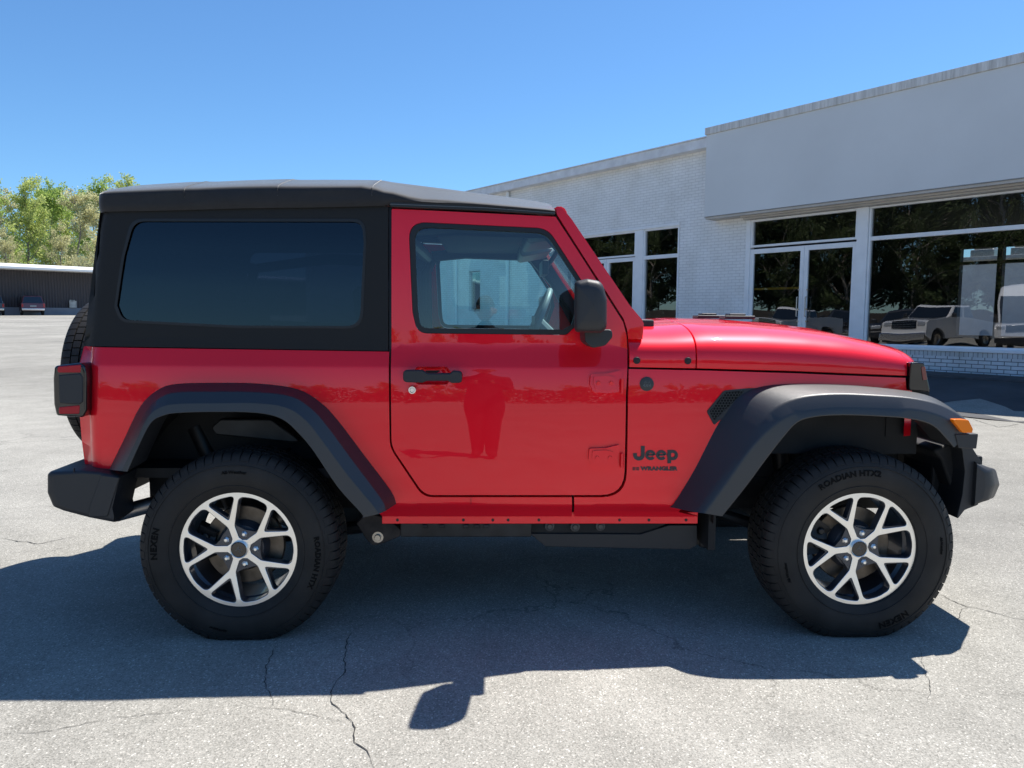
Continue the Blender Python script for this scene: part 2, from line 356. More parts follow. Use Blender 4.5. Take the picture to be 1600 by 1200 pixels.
def wl(x0, x1, z0, z1, y0=0, y1=.3, mi=0): w.box((x0, y0, z0), (x1, y1, z1), mi)
wl(-7.32, -5.47, GB-.3, 3.6); wl(-30, -16.22, GB-.3, 5.12); wl(-15.57, -11.6, GB-.3, 5.12); wl(-16.22, -15.57, 2.80, 5.12); wl(-16.22, -15.57, GB-.3, 1.48)
wl(-11.6, -7.32, 3.58, 5.12); wl(-7.32, -6.2, 3.6, 5.12); wl(-30, -29.7, GB-.3, 5.12, .3, 9); wl(6.7, 7, GB-.3, 5.3, .3, 9)
w.obj('wall', BRICK, bld, smooth=0)
w = MB(); wl(-2.74, 7, GB-.3, .66, .0, .3); w.obj('knee_wall', BRICKLOW, bld, smooth=0)
w = MB(); wl(-2.74, 7, .66, .745, -.004, .3); w.obj('rowlock_course', SOLD, bld, smooth=0)
w = MB(); wl(-11.6, -11.3, GB-.3, 3.58); wl(-5.47, 7, 3.61, 5.2, .05, .3); w.obj('upper_wall', BRICK, bld, smooth=0)
w = MB(); wl(-6.3, 7.0, 3.56, 5.345, -.4, -.02); w.obj('fascia_panel', FASC, bld, smooth=0, bevel=.004)
w = MB(); wl(.8, .806, 3.57, 5.34, -.4025, -.4); wl(-6.3, 7, 3.548, 3.558, -.405, -.36); w.obj('fascia_joint', mat('joint_line', (.3, .31, .32), .6), bld, smooth=0)
w = MB(); wl(-6.33, 7.03, 5.347, 5.50, -.43, .1); w.obj('coping', COP, bld, smooth=0, bevel=.006)
w = MB(); wl(-6.28, 7, 3.50, 3.545, -.38, .0); wl(-5.47, 7, 3.44, 3.5, -.14, .02); wl(-5.47, 7, 3.47, 3.51, -.24, -.145); w.obj('soffit', mat('soffit_paint', (.5, .48, .45), .7, vary=.1), bld, smooth=0)
w = MB(); wl(-30.2, -6.33, 5.12, 5.33, -.27, .35); wl(-30.2, -6.33, 5.335, 5.36, -.30, .35); w.obj('roof_edge', mat('roof_edge_paint', (.72, .73, .75), .55, vary=.1, vscale=5), bld, smooth=0)
w = MB(); w.box((-30, .36, 5.0), (7, 9, 5.2)); w.obj('roof', CONC, bld, smooth=0)
w = MB(); w.tube([(-14.02, -.07, GB), (-14.02, -.07, 5.11)], .055, 12); w.tube([(-16.9, -.06, GB), (-16.9, -.06, 5.11)], .04, 10); w.obj('downpipe', WTRIM, bld)
# interior seen through the panes
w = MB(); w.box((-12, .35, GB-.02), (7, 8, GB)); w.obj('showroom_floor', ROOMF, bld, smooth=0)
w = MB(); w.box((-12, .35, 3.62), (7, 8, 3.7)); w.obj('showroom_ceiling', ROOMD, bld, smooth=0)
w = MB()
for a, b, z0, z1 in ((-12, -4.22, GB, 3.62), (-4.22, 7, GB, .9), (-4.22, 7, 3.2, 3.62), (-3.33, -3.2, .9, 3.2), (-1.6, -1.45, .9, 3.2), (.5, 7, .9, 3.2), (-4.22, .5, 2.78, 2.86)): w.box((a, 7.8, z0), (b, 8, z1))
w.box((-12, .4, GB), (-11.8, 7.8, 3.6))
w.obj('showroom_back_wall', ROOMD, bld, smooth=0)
def frame(name, x0, x1, z0, z1, t=.045, y0=.02, y1=.12, parent=bld, mats=WTRIM, sides='lrtb', tt=None):
    w = MB(); tt = tt or t
    if 'l' in sides: w.box((x0, y0, z0), (x0+t, y1, z1))
    if 'r' in sides: w.box((x1-t, y0, z0), (x1, y1, z1))
    if 't' in sides: w.box((x0+t, y0+.001, z1-tt), (x1-t, y1, z1))
    if 'b' in sides: w.box((x0+t, y0+.001, z0), (x1-t, y1, z0+tt))
    return w.obj(name, mats, parent, smooth=0, bevel=.004)
def pane(x0, x1, z0, z1, par, y=.075):
    a = rnd.uniform(-.0015, .0015)
    return mesh_obj('pane', [(x0, y+a, z0), (x1, y-a, z0), (x1, y-a*.3, z1), (x0, y+a*.6, z1)], [(0, 1, 2, 3)], SHOPGLASS, par, smooth=0)
def win(x0, x1, z0, z1, t=.045, name='window', **k):
    f = frame(name, x0, x1, z0, z1, t, **k); pane(x0+t*.6, x1-t*.6, z0+t*.6, z1-t*.6, f); return f
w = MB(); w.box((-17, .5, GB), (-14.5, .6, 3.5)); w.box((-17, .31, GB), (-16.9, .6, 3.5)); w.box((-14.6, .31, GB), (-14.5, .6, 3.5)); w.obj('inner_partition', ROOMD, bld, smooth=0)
# big show windows with a transom bar
win(-2.74, 1.9, .80, 2.835, .04); win(-2.74, 1.9, 2.835, 3.435, .035)
win(1.95, 7, .80, 2.835, .04); win(1.95, 7, 2.835, 3.435, .035)
w = MB(); wl(-2.96, -2.745, GB, 3.435, -.01, .16); wl(1.9, 1.95, .8, 3.435, .0, .14); w.obj('mullion', WTRIM, bld, smooth=0, bevel=.006)
w = MB(); wl(-2.74, 7, .748, .80, -.03, .16); w.obj('sill', WTRIM, bld, smooth=0, bevel=.006)
w = MB(); wl(-5.47, -5.36, GB, 3.435, .0, .16); w.obj('jamb', WTRIM, bld, smooth=0, bevel=.005)
win(-5.36, -2.96, 2.84, 3.435, .045, name='transom_window')
for a, b, hx in ((-5.36, -4.075, -4.16), (-4.07, -2.965, -3.97)):
    d = frame('door', a, b, GB+.01, 2.80, .085, y0=.03, y1=.09, tt=.10)
    pane(a+.08, b-.08, GB+.2, 2.72, d, .06)
    h = MB(); h.tube([(hx, .0, 1.35), (hx, -.035, 1.35), (hx, -.035, 1.75), (hx, .0, 1.75)], .012, 8)
    for z in (1.25, 1.5, 1.9): h.tube([(hx, .035, z), (hx, .018, z)], .018, 10)
    h.obj('door_handle', STEEL, d)
t = MB(); t.box((-5.30, .1, 1.92), (-4.14, .13, 1.965)); t.obj('yellow_barrier', YEL, bld, smooth=0)
# left opening: door with transom, narrow window
w = MB(); wl(-8.75, -8.49, GB, 3.5, .0, .16); wl(-11.3, -7.32, 3.5, 3.575, -.02, .16); w.obj('mullion', WTRIM, bld, smooth=0, bevel=.006)
win(-8.49, -7.35, 2.80, 3.5, .045); win(-8.49, -7.35, .80, 2.80, .045); win(-11.25, -8.75, 2.86, 3.5, .045, name='transom_window')
d = frame('door', -9.8, -8.76, GB+.01, 2.84, .09, y0=.03, y1=.1, tt=.1); pane(-9.73, -8.84, GB+.2, 2.75, d)
d = frame('door', -11.2, -9.81, GB+.01, 2.84, .09, y0=.03, y1=.1, tt=.1); pane(-11.12, -9.9, GB+.2, 2.75, d)
w = MB(); wl(-8.49, -7.32, GB-.3, .79); w.obj('knee_wall', BRICKLOW, bld, smooth=0)
win(-16.2, -15.59, 1.5, 2.78, .05, y0=.1, y1=.2)
# walkway strip against the wall
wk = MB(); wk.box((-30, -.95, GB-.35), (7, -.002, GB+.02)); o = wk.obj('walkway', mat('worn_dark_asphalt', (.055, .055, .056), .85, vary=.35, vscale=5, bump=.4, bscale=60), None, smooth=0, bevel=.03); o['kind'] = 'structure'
o.location = bld.location; o.rotation_euler = bld.rotation_euler

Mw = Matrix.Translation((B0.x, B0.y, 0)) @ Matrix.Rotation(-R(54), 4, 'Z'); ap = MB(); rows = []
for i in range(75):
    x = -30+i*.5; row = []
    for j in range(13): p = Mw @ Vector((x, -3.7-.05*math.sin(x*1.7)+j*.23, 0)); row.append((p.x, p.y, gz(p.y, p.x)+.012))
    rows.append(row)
ap.grid(rows); o = ap.obj('facade_shade_strip', mat('facade_shade_asphalt', (.055, .056, .06), .85, vary=.35, vscale=1.5, bump=.5, bscale=60), None, recalc=False); o['kind'] = 'structure'  # dark sheet paints the building's shade onto the asphalt
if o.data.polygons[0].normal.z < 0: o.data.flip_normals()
# white neighbour seen through the showroom's back window, with roof units
Mb = Matrix.Translation((B0.x, B0.y, 0)) @ Matrix.Rotation(-R(54), 4, 'Z')
nb = thing('white_annex', 'low white block behind the showroom with two grey units on its flat roof', 'building', Mb @ Vector((-6, 20, .4)), -R(54))
w = MB(); w.box((-9, 0, -.3), (14, 8, 3.35)); w.obj('wall', mat('white_render', (.7, .7, .7), .7, vary=.06), nb, smooth=0)
w = MB(); w.box((-9.2, -.2, 3.352), (14.2, 8.2, 3.5)); w.obj('roof', CONC, nb, smooth=0, bevel=.02)
for x in (-3.0, -1.5): 
    w = MB(); w.box((x, .6, 3.5), (x+.9, 1.5, 3.85)); w.box((x+.1, .7, 3.85), (x+.8, 1.4, 3.93));
    w.obj('roof_unit', STEEL, nb, smooth=0, bevel=.04)

# far shed on the left
def atT(px, py, T): return CAM + ray(px, py)*(T)
CORR = None
def corr_mat():
    m = mat('dark_corrugated_cladding', (.035, .032, .036), .6); nt = m.node_tree; b = nt.nodes['Principled BSDF']; L = nt.links.new; tc = nt.nodes['Texture Coordinate']
    wv = nt.nodes.new('ShaderNodeTexWave'); wv.bands_direction = 'X'; wv.inputs['Scale'].default_value = 1.2; L(tc.outputs['Object'], wv.inputs['Vector'])
    r = nt.nodes.new('ShaderNodeValToRGB'); r.color_ramp.elements[0].color = (.034, .030, .036, 1); r.color_ramp.elements[1].color = (.052, .045, .052, 1); L(wv.outputs[0], r.inputs[0]); L(r.outputs[0], b.inputs['Base Color'])
    bp = nt.nodes.new('ShaderNodeBump'); bp.inputs['Distance'].default_value = .05; L(wv.outputs[0], bp.inputs['Height']); L(bp.outputs[0], b.inputs['Normal']); return m
A = atT(0, 492, 72); Bp = atT(135, 492, 77.5); dr = (Bp-A); ang = math.atan2(dr.y, dr.x)
gl = gz(72)
shed = thing('storage_shed', 'long dark corrugated shed with a bright white roof far across the lot', 'building', (A.x, A.y, gl-.05), ang)
w = MB(); w.box((-60, 0, .75), (40, 14, 4.7)); w.obj('wall', corr_mat(), shed, smooth=0)
w = MB(); w.box((-60, -.15, -.5), (40, .5, .78)); w.obj('foundation', mat('grey_block_base', (.24, .25, .28), .8, vary=.1, vscale=1), shed, smooth=0)
w = MB(); w.add([(-61, -2.4, 4.38), (41, -2.4, 4.38), (41, -2.4, 4.58), (-61, -2.4, 4.58), (-61, 5.5, 5.30), (41, 5.5, 5.30), (41, 15, 4.6), (-61, 15, 4.6), (-61, 15, 4.4), (41, 15, 4.4)],
                [(0, 1, 2, 3), (3, 2, 5, 4), (4, 5, 6, 7), (7, 6, 9, 8), (8, 9, 1, 0), (0, 3, 4, 7, 8), (1, 9, 6, 5, 2)]); w.obj('roof', mat('white_metal_roof', (.82, .82, .8), .45), shed, smooth=0)
w = MB()
for x in range(-58, 40, 8): w.box((x, -2.2, -.3), (x+.14, -2.06, 4.4)) if x < -6 or x > 20 else None
w.obj('post', DARKM, shed, smooth=0)
w = MB(); w.box((5.95, -.3, .82), (6.6, -.17, 1.5)); w.box((6.02, -.17, 1.5), (6.5, -.16, 1.6)); sg = w.obj('notice_board', mat('weathered_board', (.42, .41, .38), .8, vary=.5, vscale=2.5), None, smooth=0)
sg.location = shed.location; sg.rotation_euler = shed.rotation_euler; sg['label'] = 'small pale weathered board against the dark shed wall'; sg['category'] = 'board'

# ------------------------------------------------------------------ trees
def leaf_mat(name, c, c2):
    m = bpy.data.materials.new(name); m.use_nodes = True; nt = m.node_tree; b = nt.nodes['Principled BSDF']; L = nt.links.new
    gn = nt.nodes.new('ShaderNodeNewGeometry'); r = nt.nodes.new('ShaderNodeValToRGB'); r.color_ramp.elements[0].color = (*c, 1); r.color_ramp.elements[1].color = (*c2, 1)
    L(gn.outputs['Random Per Island'], r.inputs[0]); L(r.outputs[0], b.inputs['Base Color']); b.inputs['Roughness'].default_value = .6; b.inputs['Specular IOR Level'].default_value = .2
    tr = nt.nodes.new('ShaderNodeBsdfTranslucent'); L(r.outputs[0], tr.inputs[0]); mx = nt.nodes.new('ShaderNodeMixShader'); mx.inputs[0].default_value = .55
    L(b.outputs[0], mx.inputs[1]); L(tr.outputs[0], mx.inputs[2]); L(mx.outputs[0], nt.nodes['Material Output'].inputs[0]); return m
LEAFS = [leaf_mat('spring_leaf', (.33, .42, .11), (.60, .64, .24)), leaf_mat('yellowing_leaf', (.44, .44, .22), (.68, .64, .36)), leaf_mat('fresh_leaf', (.24, .36, .08), (.48, .58, .17))]
LEAFW = leaf_mat('shaded_wood_leaf', (.06, .09, .035), (.14, .18, .08))  # leaf colour darkened so the mirrored trees look shaded
BARK = mat('grey_bark', (.22, .19, .16), .9, vary=.3, vscale=5)
def tree_meshes(seed, H, nleaf, lm, wide=.24, thin=.0):
    r = random.Random(seed); tr = MB(); tips = []
    def branch(p, d, L, rad, dep):
        n = 4; pts = [p]
        for i in range(n):
            d = (d + Vector((r.uniform(-1, 1), r.uniform(-1, 1), r.uniform(-.3, .7)))*.2).normalized(); pts.append(pts[-1]+d*L/n)
        tr.tube(pts, [max(.012, rad*(1-.7*i/n)) for i in range(n+1)], 4, caps=False)
        for q in (pts[2:] if dep < 3 else pts[1:]): tips.append((q, dep))
        if dep < 3:
            for k in range(4):
                q = pts[r.randint(1, n)]; a = r.uniform(0, 2*math.pi)
                side = Vector((math.cos(a), math.sin(a), r.uniform(-.2, .8))).normalized()
                branch(q, (d*.6+side*.7).normalized(), L*r.uniform(.4, .6), rad*.5, dep+1)
    stem = [Vector((0, 0, -.3))]
    for i in range(10): stem.append(stem[-1]+Vector((r.uniform(-.02, .02)*H, r.uniform(-.02, .02)*H, H*.093)))
    tr.tube(stem, [H*.012*(1-.085*i) for i in range(11)], 8, caps=False)
    for k in range(26):
        t = r.uniform(.12, .97); i = min(9, int(t*10)); p = stem[i].lerp(stem[i+1], t*10-i); a = k*2.4+r.uniform(-.4, .4)
        ln = H*wide*(1.15-.75*t)*(.45+.55*min(1, t/.35))*r.uniform(.75, 1.2)
        branch(p, Vector((math.cos(a), math.sin(a), .35+t*.8)).normalized(), ln, H*.0045*(1.3-t), 1)
    me_t = tr.obj('trunk', BARK, None); C.objects.unlink(me_t)
    lv = MB(); keep = [q for q, dep in tips if r.random() > thin]
    for i in range(nleaf):
        c = r.choice(keep); c = c + Vector((r.gauss(0, 1), r.gauss(0, 1), r.gauss(0, .8)))*H*.016
        s_ = H*r.uniform(.0045, .0095); a = Vector((r.gauss(0, 1), r.gauss(0, 1), r.gauss(0, 1))).normalized(); b = a.orthogonal().normalized(); q = a.cross(b)
        lv.add([c-b*s_, c+q*s_*.7, c+b*s_, c-q*s_*.7], [(0, 1, 2, 3)])
    me_l = lv.obj('crown', lm, None, recalc=False, smooth=0); C.objects.unlink(me_l)
    return me_t.data, me_l.data
TM = [tree_meshes(3, 18, 13000, LEAFS[0]), tree_meshes(11, 18, 8000, LEAFS[1], .20, .2), tree_meshes(23, 18, 13500, LEAFS[2], .27), tree_meshes(31, 16, 6500, LEAFS[1], .25, .35)]
def tree(i, x, y, s, rz, label, group, leaf=None):
    t = thing('tree', label, 'tree', (x, y, gz(y, x)-.2), rz, group); t.scale = (s, s, s*rnd.uniform(.95, 1.05))
    for nm, me in zip(('trunk', 'crown'), TM[i]):
        o = bpy.data.objects.new(nm, me); o.parent = t; C.objects.link(o)
        if leaf and nm == 'crown': o.material_slots[0].link = 'OBJECT'; o.material_slots[0].material = leaf
    return t
G1 = 'spring trees beyond the dark shed'
def trees_px():
    L = [(2, -20, 296, 96, 'leafy green tree at the far left edge above the shed roof'), (0, 35, 283, 100, 'bright green full tree above the parked maroon car'), (2, 70, 300, 112, 'slimmer green tree just right of the tallest green crown'),
         (1, 118, 293, 104, 'yellowish thin-leaved tree rising between the green tree and the car roof'), (3, 88, 325, 98, 'low sparse tree with bare grey branches between the two tall crowns'),
         (1, 160, 300, 112, 'yellow-green tree half hidden behind the soft top corner'), (0, 205, 284, 118, 'tree whose top just shows above the rear of the soft top'), (3, 10, 340, 92, 'short sparse tree low behind the left end of the shed roof'),
         (2, 150, 292, 122, 'green tree behind the yellowish one, at the soft top corner'), (0, 100, 300, 125, 'green tree deep behind the gap between the two tall crowns'), (1, 5, 290, 120, 'pale tree deep behind the far left crown'), (2, 55, 310, 126, 'darker green tree deep behind the brightest crown'), (3, 140, 335, 92, 'small pale tree low behind the shed beside the soft top'), (0, -70, 285, 108, 'green tree just outside the left side of the lot view')]
    for i, px, py, T, lab in L:
        p = atT(px, py, T); tree(i, p.x, p.y, (p.z-gz(p.y))/(18 if i != 1 else 17)*1.0, rnd.uniform(0, 6), lab, G1)
trees_px()
# trees across the road behind the photographer and west of the lot (seen mirrored in paint and glass)
for k in range(90):
    x = -130+k*2.9+rnd.uniform(-2, 2); y = -100-(k % 3)*6+rnd.uniform(-6, 6)
    tree((0, 2, 1)[k % 3], x, y, rnd.uniform(.42, .50), rnd.uniform(0, 6), 'tree in the row across the road behind the photographer', 'trees across the road')
for k in range(60):
    x = -82+(k % 3)*5+rnd.uniform(-2, 2); y = -44+k*1.5+rnd.uniform(-1, 1)
    if y > 40: continue
    tree((k*2+1) % 3, x, y, rnd.uniform(.85, 1.15), rnd.uniform(0, 6), 'tree at the west edge of the lot mirrored in the showroom glass', 'trees west of the lot', LEAFW)
wd = MB()
for k in range(46000):
    c = Vector((rnd.uniform(-150, 150), rnd.uniform(-95, -90), 0)); hh = 4.6+1.1*math.sin(c.x*.21)+.8*math.sin(c.x*.57+1)+.5*math.sin(c.x*1.3); c.z = rnd.random()**.8*hh
    q1 = Vector((rnd.gauss(0, 1), rnd.gauss(0, 1), rnd.gauss(0, 1))).normalized(); q2 = q1.orthogonal().normalized(); q3 = q1.cross(q2); s_ = rnd.uniform(.18, .36)
    wd.add([c-q2*s_, c+q3*s_*.7, c+q2*s_, c-q3*s_*.7], [(0, 1, 2, 3)])
wo = wd.obj('woodland', LEAFW, None, recalc=False, smooth=0); wo['kind'] = 'stuff'; wo['label'] = 'dense green thicket across the road behind the photographer'; wo['category'] = 'woodland'
# low dark fence along the west edge of the lot
fn = thing('board_fence', 'long dark board fence along the west edge of the lot', 'fence', (-68, 5, gz(5)), R(90))
w = MB()
for i in range(-22, 22): w.box((i*2, -.02, -.4), (i*2+1.985, .02, 2.3))
w.obj('board_panel', mat('dark_boards', (.05, .042, .035), .8, vary=.3, vscale=1), fn, smooth=0)

# ================================================================== the red off-road car
car = thing('off_road_car', 'red two-door off-road car with black soft top and black flares, in the foreground', 'car')
BOD = [(.40, -.752), (.487, -.768), (.532, -.797), (.56, -.7995), (.64, -.803), (.72, -.8045), (.80, -.8045), (.87, -.8035), (.92, -.802), (.96, -.800), (.99, -.7982), (1.02, -.796), (1.045, -.7938), (1.07, -.7912), (1.088, -.789), (1.094, -.7875), (1.17, -.760), (1.25, -.757), (1.45, -.748), (1.60, -.738), (1.72, -.727), (1.9, -.705)]
def Sb(x, z):                                                   # the body side: y (near side is negative) at length x, height z
    y = lerp_tab(BOD, z)
    if x > .50: y += (x-.50)*.075 + max(0, x-1.2)*.06
    if x < -1.79:
        d = min(.0749, -1.79-x); y += .075-math.sqrt(.075**2-d*d)
    return y
def Sdoor(x, z):                                                # door: the shoulder sweeps up towards the mirror
    y = Sb(x, z)
    return y
def px2(pts, S=Sb):                                             # photo outline (x, y[, corner radius]) -> (x, z) on the surface S
    return [onS(a, b, S) for a, b in rp(pts)]
ZS = [.5, .515, .532, .545, .56, .6, .65, .7, .76, .82, .88, .92, .96, 1.0, 1.03, 1.05, 1.065, 1.0745, 1.081, 1.087, 1.092, 1.097, 1.12, 1.145, 1.17, 1.19, 1.25, 1.35, 1.45, 1.55, 1.65, 1.72]
XR = [-1.79, -1.80, -1.81, -1.82, -1.83, -1.84, -1.85, -1.857]
XF = [.5, .7, .9, 1.1, 1.2, 1.3, 1.5]
# rear quarter with the sill
panel('quarter_panel', RED, car, px2([(131, 541, 4), (608, 549.5), (608.8, 699, 46), (661, 777, 30), (893.5, 777), (893.5, 807), (598, 807), (585, 796), (500, 665, 15), (482, 640, 15), (440, 625, 12), (290, 620, 15), (258, 630, 12), (236, 660, 10), (190, 735), (134, 735, 8), (128, 690), (124, 640), (123, 580)]), Sb, zs=ZS, xs=XR, th=.03)
panel('fender_panel', RED, car, px2([(897, 777), (978.8, 777, 40), (981.5, 620), (982.5, 576.5), (1088, 578.5), (1250, 583.5), (1415, 590.5), (1417, 620), (1320, 625), (1200, 625, 10), (1165, 640, 10), (1060, 800), (1090, 807), (897, 807)]), Sb, zs=ZS, xs=XF, th=.03)
w = MB(); A = onY(597, 807, -.745); B = onY(1090, 807, -.745); Cc = onY(600, 818, -.745)
for s in (-1, 1): w.box((A.x, s*.742, Cc.z), (B.x, s*.75, A.z+.02))
fl = w.obj('pinch_flange', RED, car, smooth=0, bevel=.002)
fb = MB()
for px in (621, 724, 770, 794, 842, 968, 1014, 1072):
    q = onY(px, 812.5, -.7505); fb.tube([(q.x, -.7495, q.z), (q.x, -.7525, q.z)], .006, 10)
fb.obj('flange_bolt', SEAL, fl)
w = MB(); q = onY(736, 790, -.79); w.box((q.x-.0008, -.803, .535), (q.x+.0008, -.80, q.z+.035)); w.obj('sill_seam', mat('seam_red_dark', (.16, .002, .004), .5), car, smooth=0)
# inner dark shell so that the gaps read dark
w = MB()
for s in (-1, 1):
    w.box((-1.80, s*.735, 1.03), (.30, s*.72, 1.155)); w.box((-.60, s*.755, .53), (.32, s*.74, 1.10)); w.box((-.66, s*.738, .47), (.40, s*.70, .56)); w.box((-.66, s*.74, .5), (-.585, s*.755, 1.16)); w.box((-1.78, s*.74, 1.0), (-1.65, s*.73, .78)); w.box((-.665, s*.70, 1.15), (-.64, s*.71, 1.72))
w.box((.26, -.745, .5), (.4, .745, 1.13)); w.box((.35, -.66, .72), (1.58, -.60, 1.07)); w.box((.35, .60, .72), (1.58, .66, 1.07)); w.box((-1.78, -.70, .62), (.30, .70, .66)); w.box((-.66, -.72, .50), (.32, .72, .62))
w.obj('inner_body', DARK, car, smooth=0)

# door
DO = [(612, 326, 3), (868, 338.5, 2), (906, 397), (973.5, 503, 14), (979, 524, 10), (980.3, 545), (978, 616), (975.2, 773.5, 38), (663, 773.5, 28), (611.7, 698, 44), (611.5, 549)]
WO = [(638, 346, 26), (856, 356.5, 34), (908, 437, 6), (914, 470), (900, 510, 8), (885, 523.5, 8), (652, 521, 26), (644.5, 488)]
HB = [(640, 587, 4), (652, 573, 6), (698, 573, 6), (710, 587, 4), (698, 601, 6), (652, 601, 6)]
SZ = ZS
doors = panel('door', RED, car, px2(DO), Sb, holes=[px2(WO), px2(HB)], zs=SZ, xs=[-.6, -.3, 0, .2], th=.045, bevel=.004)
WI = [(647, 354, 22), (853, 364, 30), (903, 440, 6), (906, 470), (893, 508, 8), (880, 515, 8), (656, 513, 20), (652.5, 484)]
WOs = [(638.6, 346.6, 26), (855.6, 357, 34), (907.5, 437, 6), (913.4, 470), (899.5, 509.5, 8), (884.6, 523, 8), (652.4, 520.4, 26), (645, 488)]
for k, dd in enumerate(doors):
    seals = panel('window_seal', SEAL, dd, px2(WOs), Sb, holes=[px2(WI)], zs=[1.25, 1.35, 1.45, 1.55, 1.65], th=.03, bevel=.004, off=-.003, far=True)
    bpy.data.objects.remove(seals[1-k])
    gl = panel('window_glass', GLASS, dd, px2(WI), Sb, zs=[1.25, 1.3, 1.35, 1.4, 1.45, 1.5, 1.55, 1.6, 1.65], th=0, bevel=0, off=-.012, far=True)
    bpy.data.objects.remove(gl[1-k])
    # handle recess, handle, lock
    s = 1 if k == 0 else -1
    q = onS(675, 587, Sb); yy = -.80
    w = MB(); rows = []
    bd = [(x, z) for x, z in px2([(639.5, 587, 4), (652, 572.5, 6), (698, 572.5, 6), (710.5, 587, 4), (698, 601.5, 6), (652, 601.5, 6)])]
    for f_, dp in ((1, .006), (.93, .016), (.75, .028), (.45, .034), (0.02, .036)): rows.append([(q[0]+(x-q[0])*f_, (Sb(x, z)+dp)*s, q[1]+(z-q[1])*f_) for x, z in bd])
    w.grid(rows, close=True); w.obj('handle_cup', RED, dd)
    hp = [onY(a, b, -.835) for a, b in rp([(630, 578, 7), (660, 578, 4), (668, 583, 3), (704, 583, 3), (708, 579, 3), (722, 580, 6), (722, 598, 6), (706, 598.5, 4), (700, 595, 3), (668, 595, 3), (660, 598, 4), (630, 597, 7)])]
    w = MB(); w.prism([(p.x, p.z) for p in hp], -.845*s, -.815*s); w.obj('door_handle', PLASTIC, dd, bevel=.005, seg=3)
    lk = onY(644, 609.5, -.81); w = MB(); w.lathe([(0, -.006), (.008, -.006), (.010, -.008), (.0145, -.008), (.017, -.004), (.017, .01)], 24, ctr=(lk.x, -.806*s, lk.z)) if s > 0 else None
    if s > 0: w.obj('door_lock', CHROME, dd)
    for hy in ((582, 0), (698, -2)):
        base, dx = hy
        out = [(922+dx, base+2, 4), (948+dx, base+1, 4), (969+dx, base-4, 3), (971+dx, base+2), (966+dx, base+14, 2), (967+dx, base+30, 3), (950+dx, base+32, 4), (926+dx, base+30, 6), (921+dx, base+18, 4)]
        hs = panel('hinge', RED, dd, px2(out), Sb, th=.018, bevel=.004, off=.015, far=True); bpy.data.objects.remove(hs[1-k])
        out = [(927+dx, base+5, 3), (948+dx, base+4, 3), (960+dx, base+7, 3), (961+dx, base+26, 3), (950+dx, base+28, 3), (930+dx, base+26, 4), (926+dx, base+16, 3)]
        h2 = panel('hinge_plate', RED, dd, px2(out), Sb, th=.008, bevel=.003, off=.021, far=True); bpy.data.objects.remove(h2[1-k])
        w = MB()
        for bx in (934, 954):
            p = onS(bx+dx, base+16, Sb); yb = (Sb(*p)-.019)*s; w.tube([(p[0], yb, p[1]), (p[0], yb-.007*s, p[1])], [.010, .0085], 6)
        p = onS(971, base+21, Sb); w.tube([(p[0], -.818*s, p[1]-.028), (p[0], -.818*s, p[1]+.030)], .007, 10)
        w.obj('hinge_bolt', RED, dd)
    # mirror
    mo = [(892, 441, 9), (915, 437, 12), (942, 441, 18), (951, 468, 12), (951, 513, 12), (940, 519.5, 8), (892, 518.5, 8)]
    P = [onY(a, b, -.96) for a, b in rp(mo)]
    w = MB(); cx_, cz_ = sum(p.x for p in P)/len(P), sum(p.z for p in P)/len(P)
    rows = []
    for f_, yv in ((.02, -1.085), (.55, -1.083), (.82, -1.077), (.93, -1.068), (.985, -1.05), (1.0, -1.02), (1.0, -.93), (.97, -.86), (.93, -.845), (.85, -.84), (.02, -.84)):
        t_ = (yv+.96)/.125; rows.append([(cx_+(p.x-cx_)*f_*.84+.014*t_, yv*s, cz_+(p.z-cz_)*f_*(1 if yv > -1.03 else 1)) for p in P])
    w.grid(rows, close=True); w.obj('mirror_housing', PLASTIC, dd, smooth=50)
    ao = [onY(a, b, -.86) for a, b in rp([(910, 516, 3), (952, 514, 6), (953, 526, 8), (942, 539, 12), (922, 543, 10), (911, 534, 8)])]
    w = MB(); w.prism([(p.x, p.z) for p in ao], -.765*s, -.93*s); w.obj('mirror_arm', PLASTIC, dd, bevel=.02, seg=3)
    g_ = [(cx_-.066*.84*1.02+.014*((yy_+.96)/.125)-.003+.006, yy_*s, zz_) for yy_, zz_ in ((-.88, cz_-.07), (-1.0, cz_-.07), (-1.0, cz_+.066), (-.88, cz_+.066))]
    w = MB(); w.add([(x_-.03*0, y_, z_) for x_, y_, z_ in g_], [(0, 1, 2, 3)]); w.obj('mirror_glass', MIRR, dd, smooth=0)

# windscreen frame: pillars, header, glass
PO = [(868.5, 321.5, 3), (879, 325, 8), (893, 342), (938, 409), (984, 477), (1003, 499, 4), (1006, 506), (1004, 530), (982, 530), (980, 515, 6), (974.5, 498, 10), (908.5, 395), (870, 334.5)]
pil = panel('windscreen_frame', RED, car, px2(PO), Sb, zs=[1.25, 1.35, 1.45, 1.55, 1.65], th=.05, bevel=.012, seg=3)
BK = [(858, 330), (868, 330), (886, 352), (985, 505), (990, 560), (972, 560), (966, 508), (896, 400)]
for o_, pl in zip(panel('pillar_trim', SEAL, None, px2(BK), Sb, zs=[1.25, 1.35, 1.45, 1.55, 1.65], th=.03, bevel=.003, off=-.034), pil): o_.parent = pl
for s in (1, -1):
    w = MB(); w.prism(px2([(872, 332), (886, 352), (985, 505), (985, 540), (968, 520), (940, 470), (893, 400), (862, 350), (855, 332)]), -.70*s, -.60*s); w.obj('pillar_sun_block', HEADL, pil[0 if s > 0 else 1])  # added inside the pillar to block a sun streak through the windscreen
T0 = onS(872, 328, Sb); T1 = onS(1002, 505, Sb)
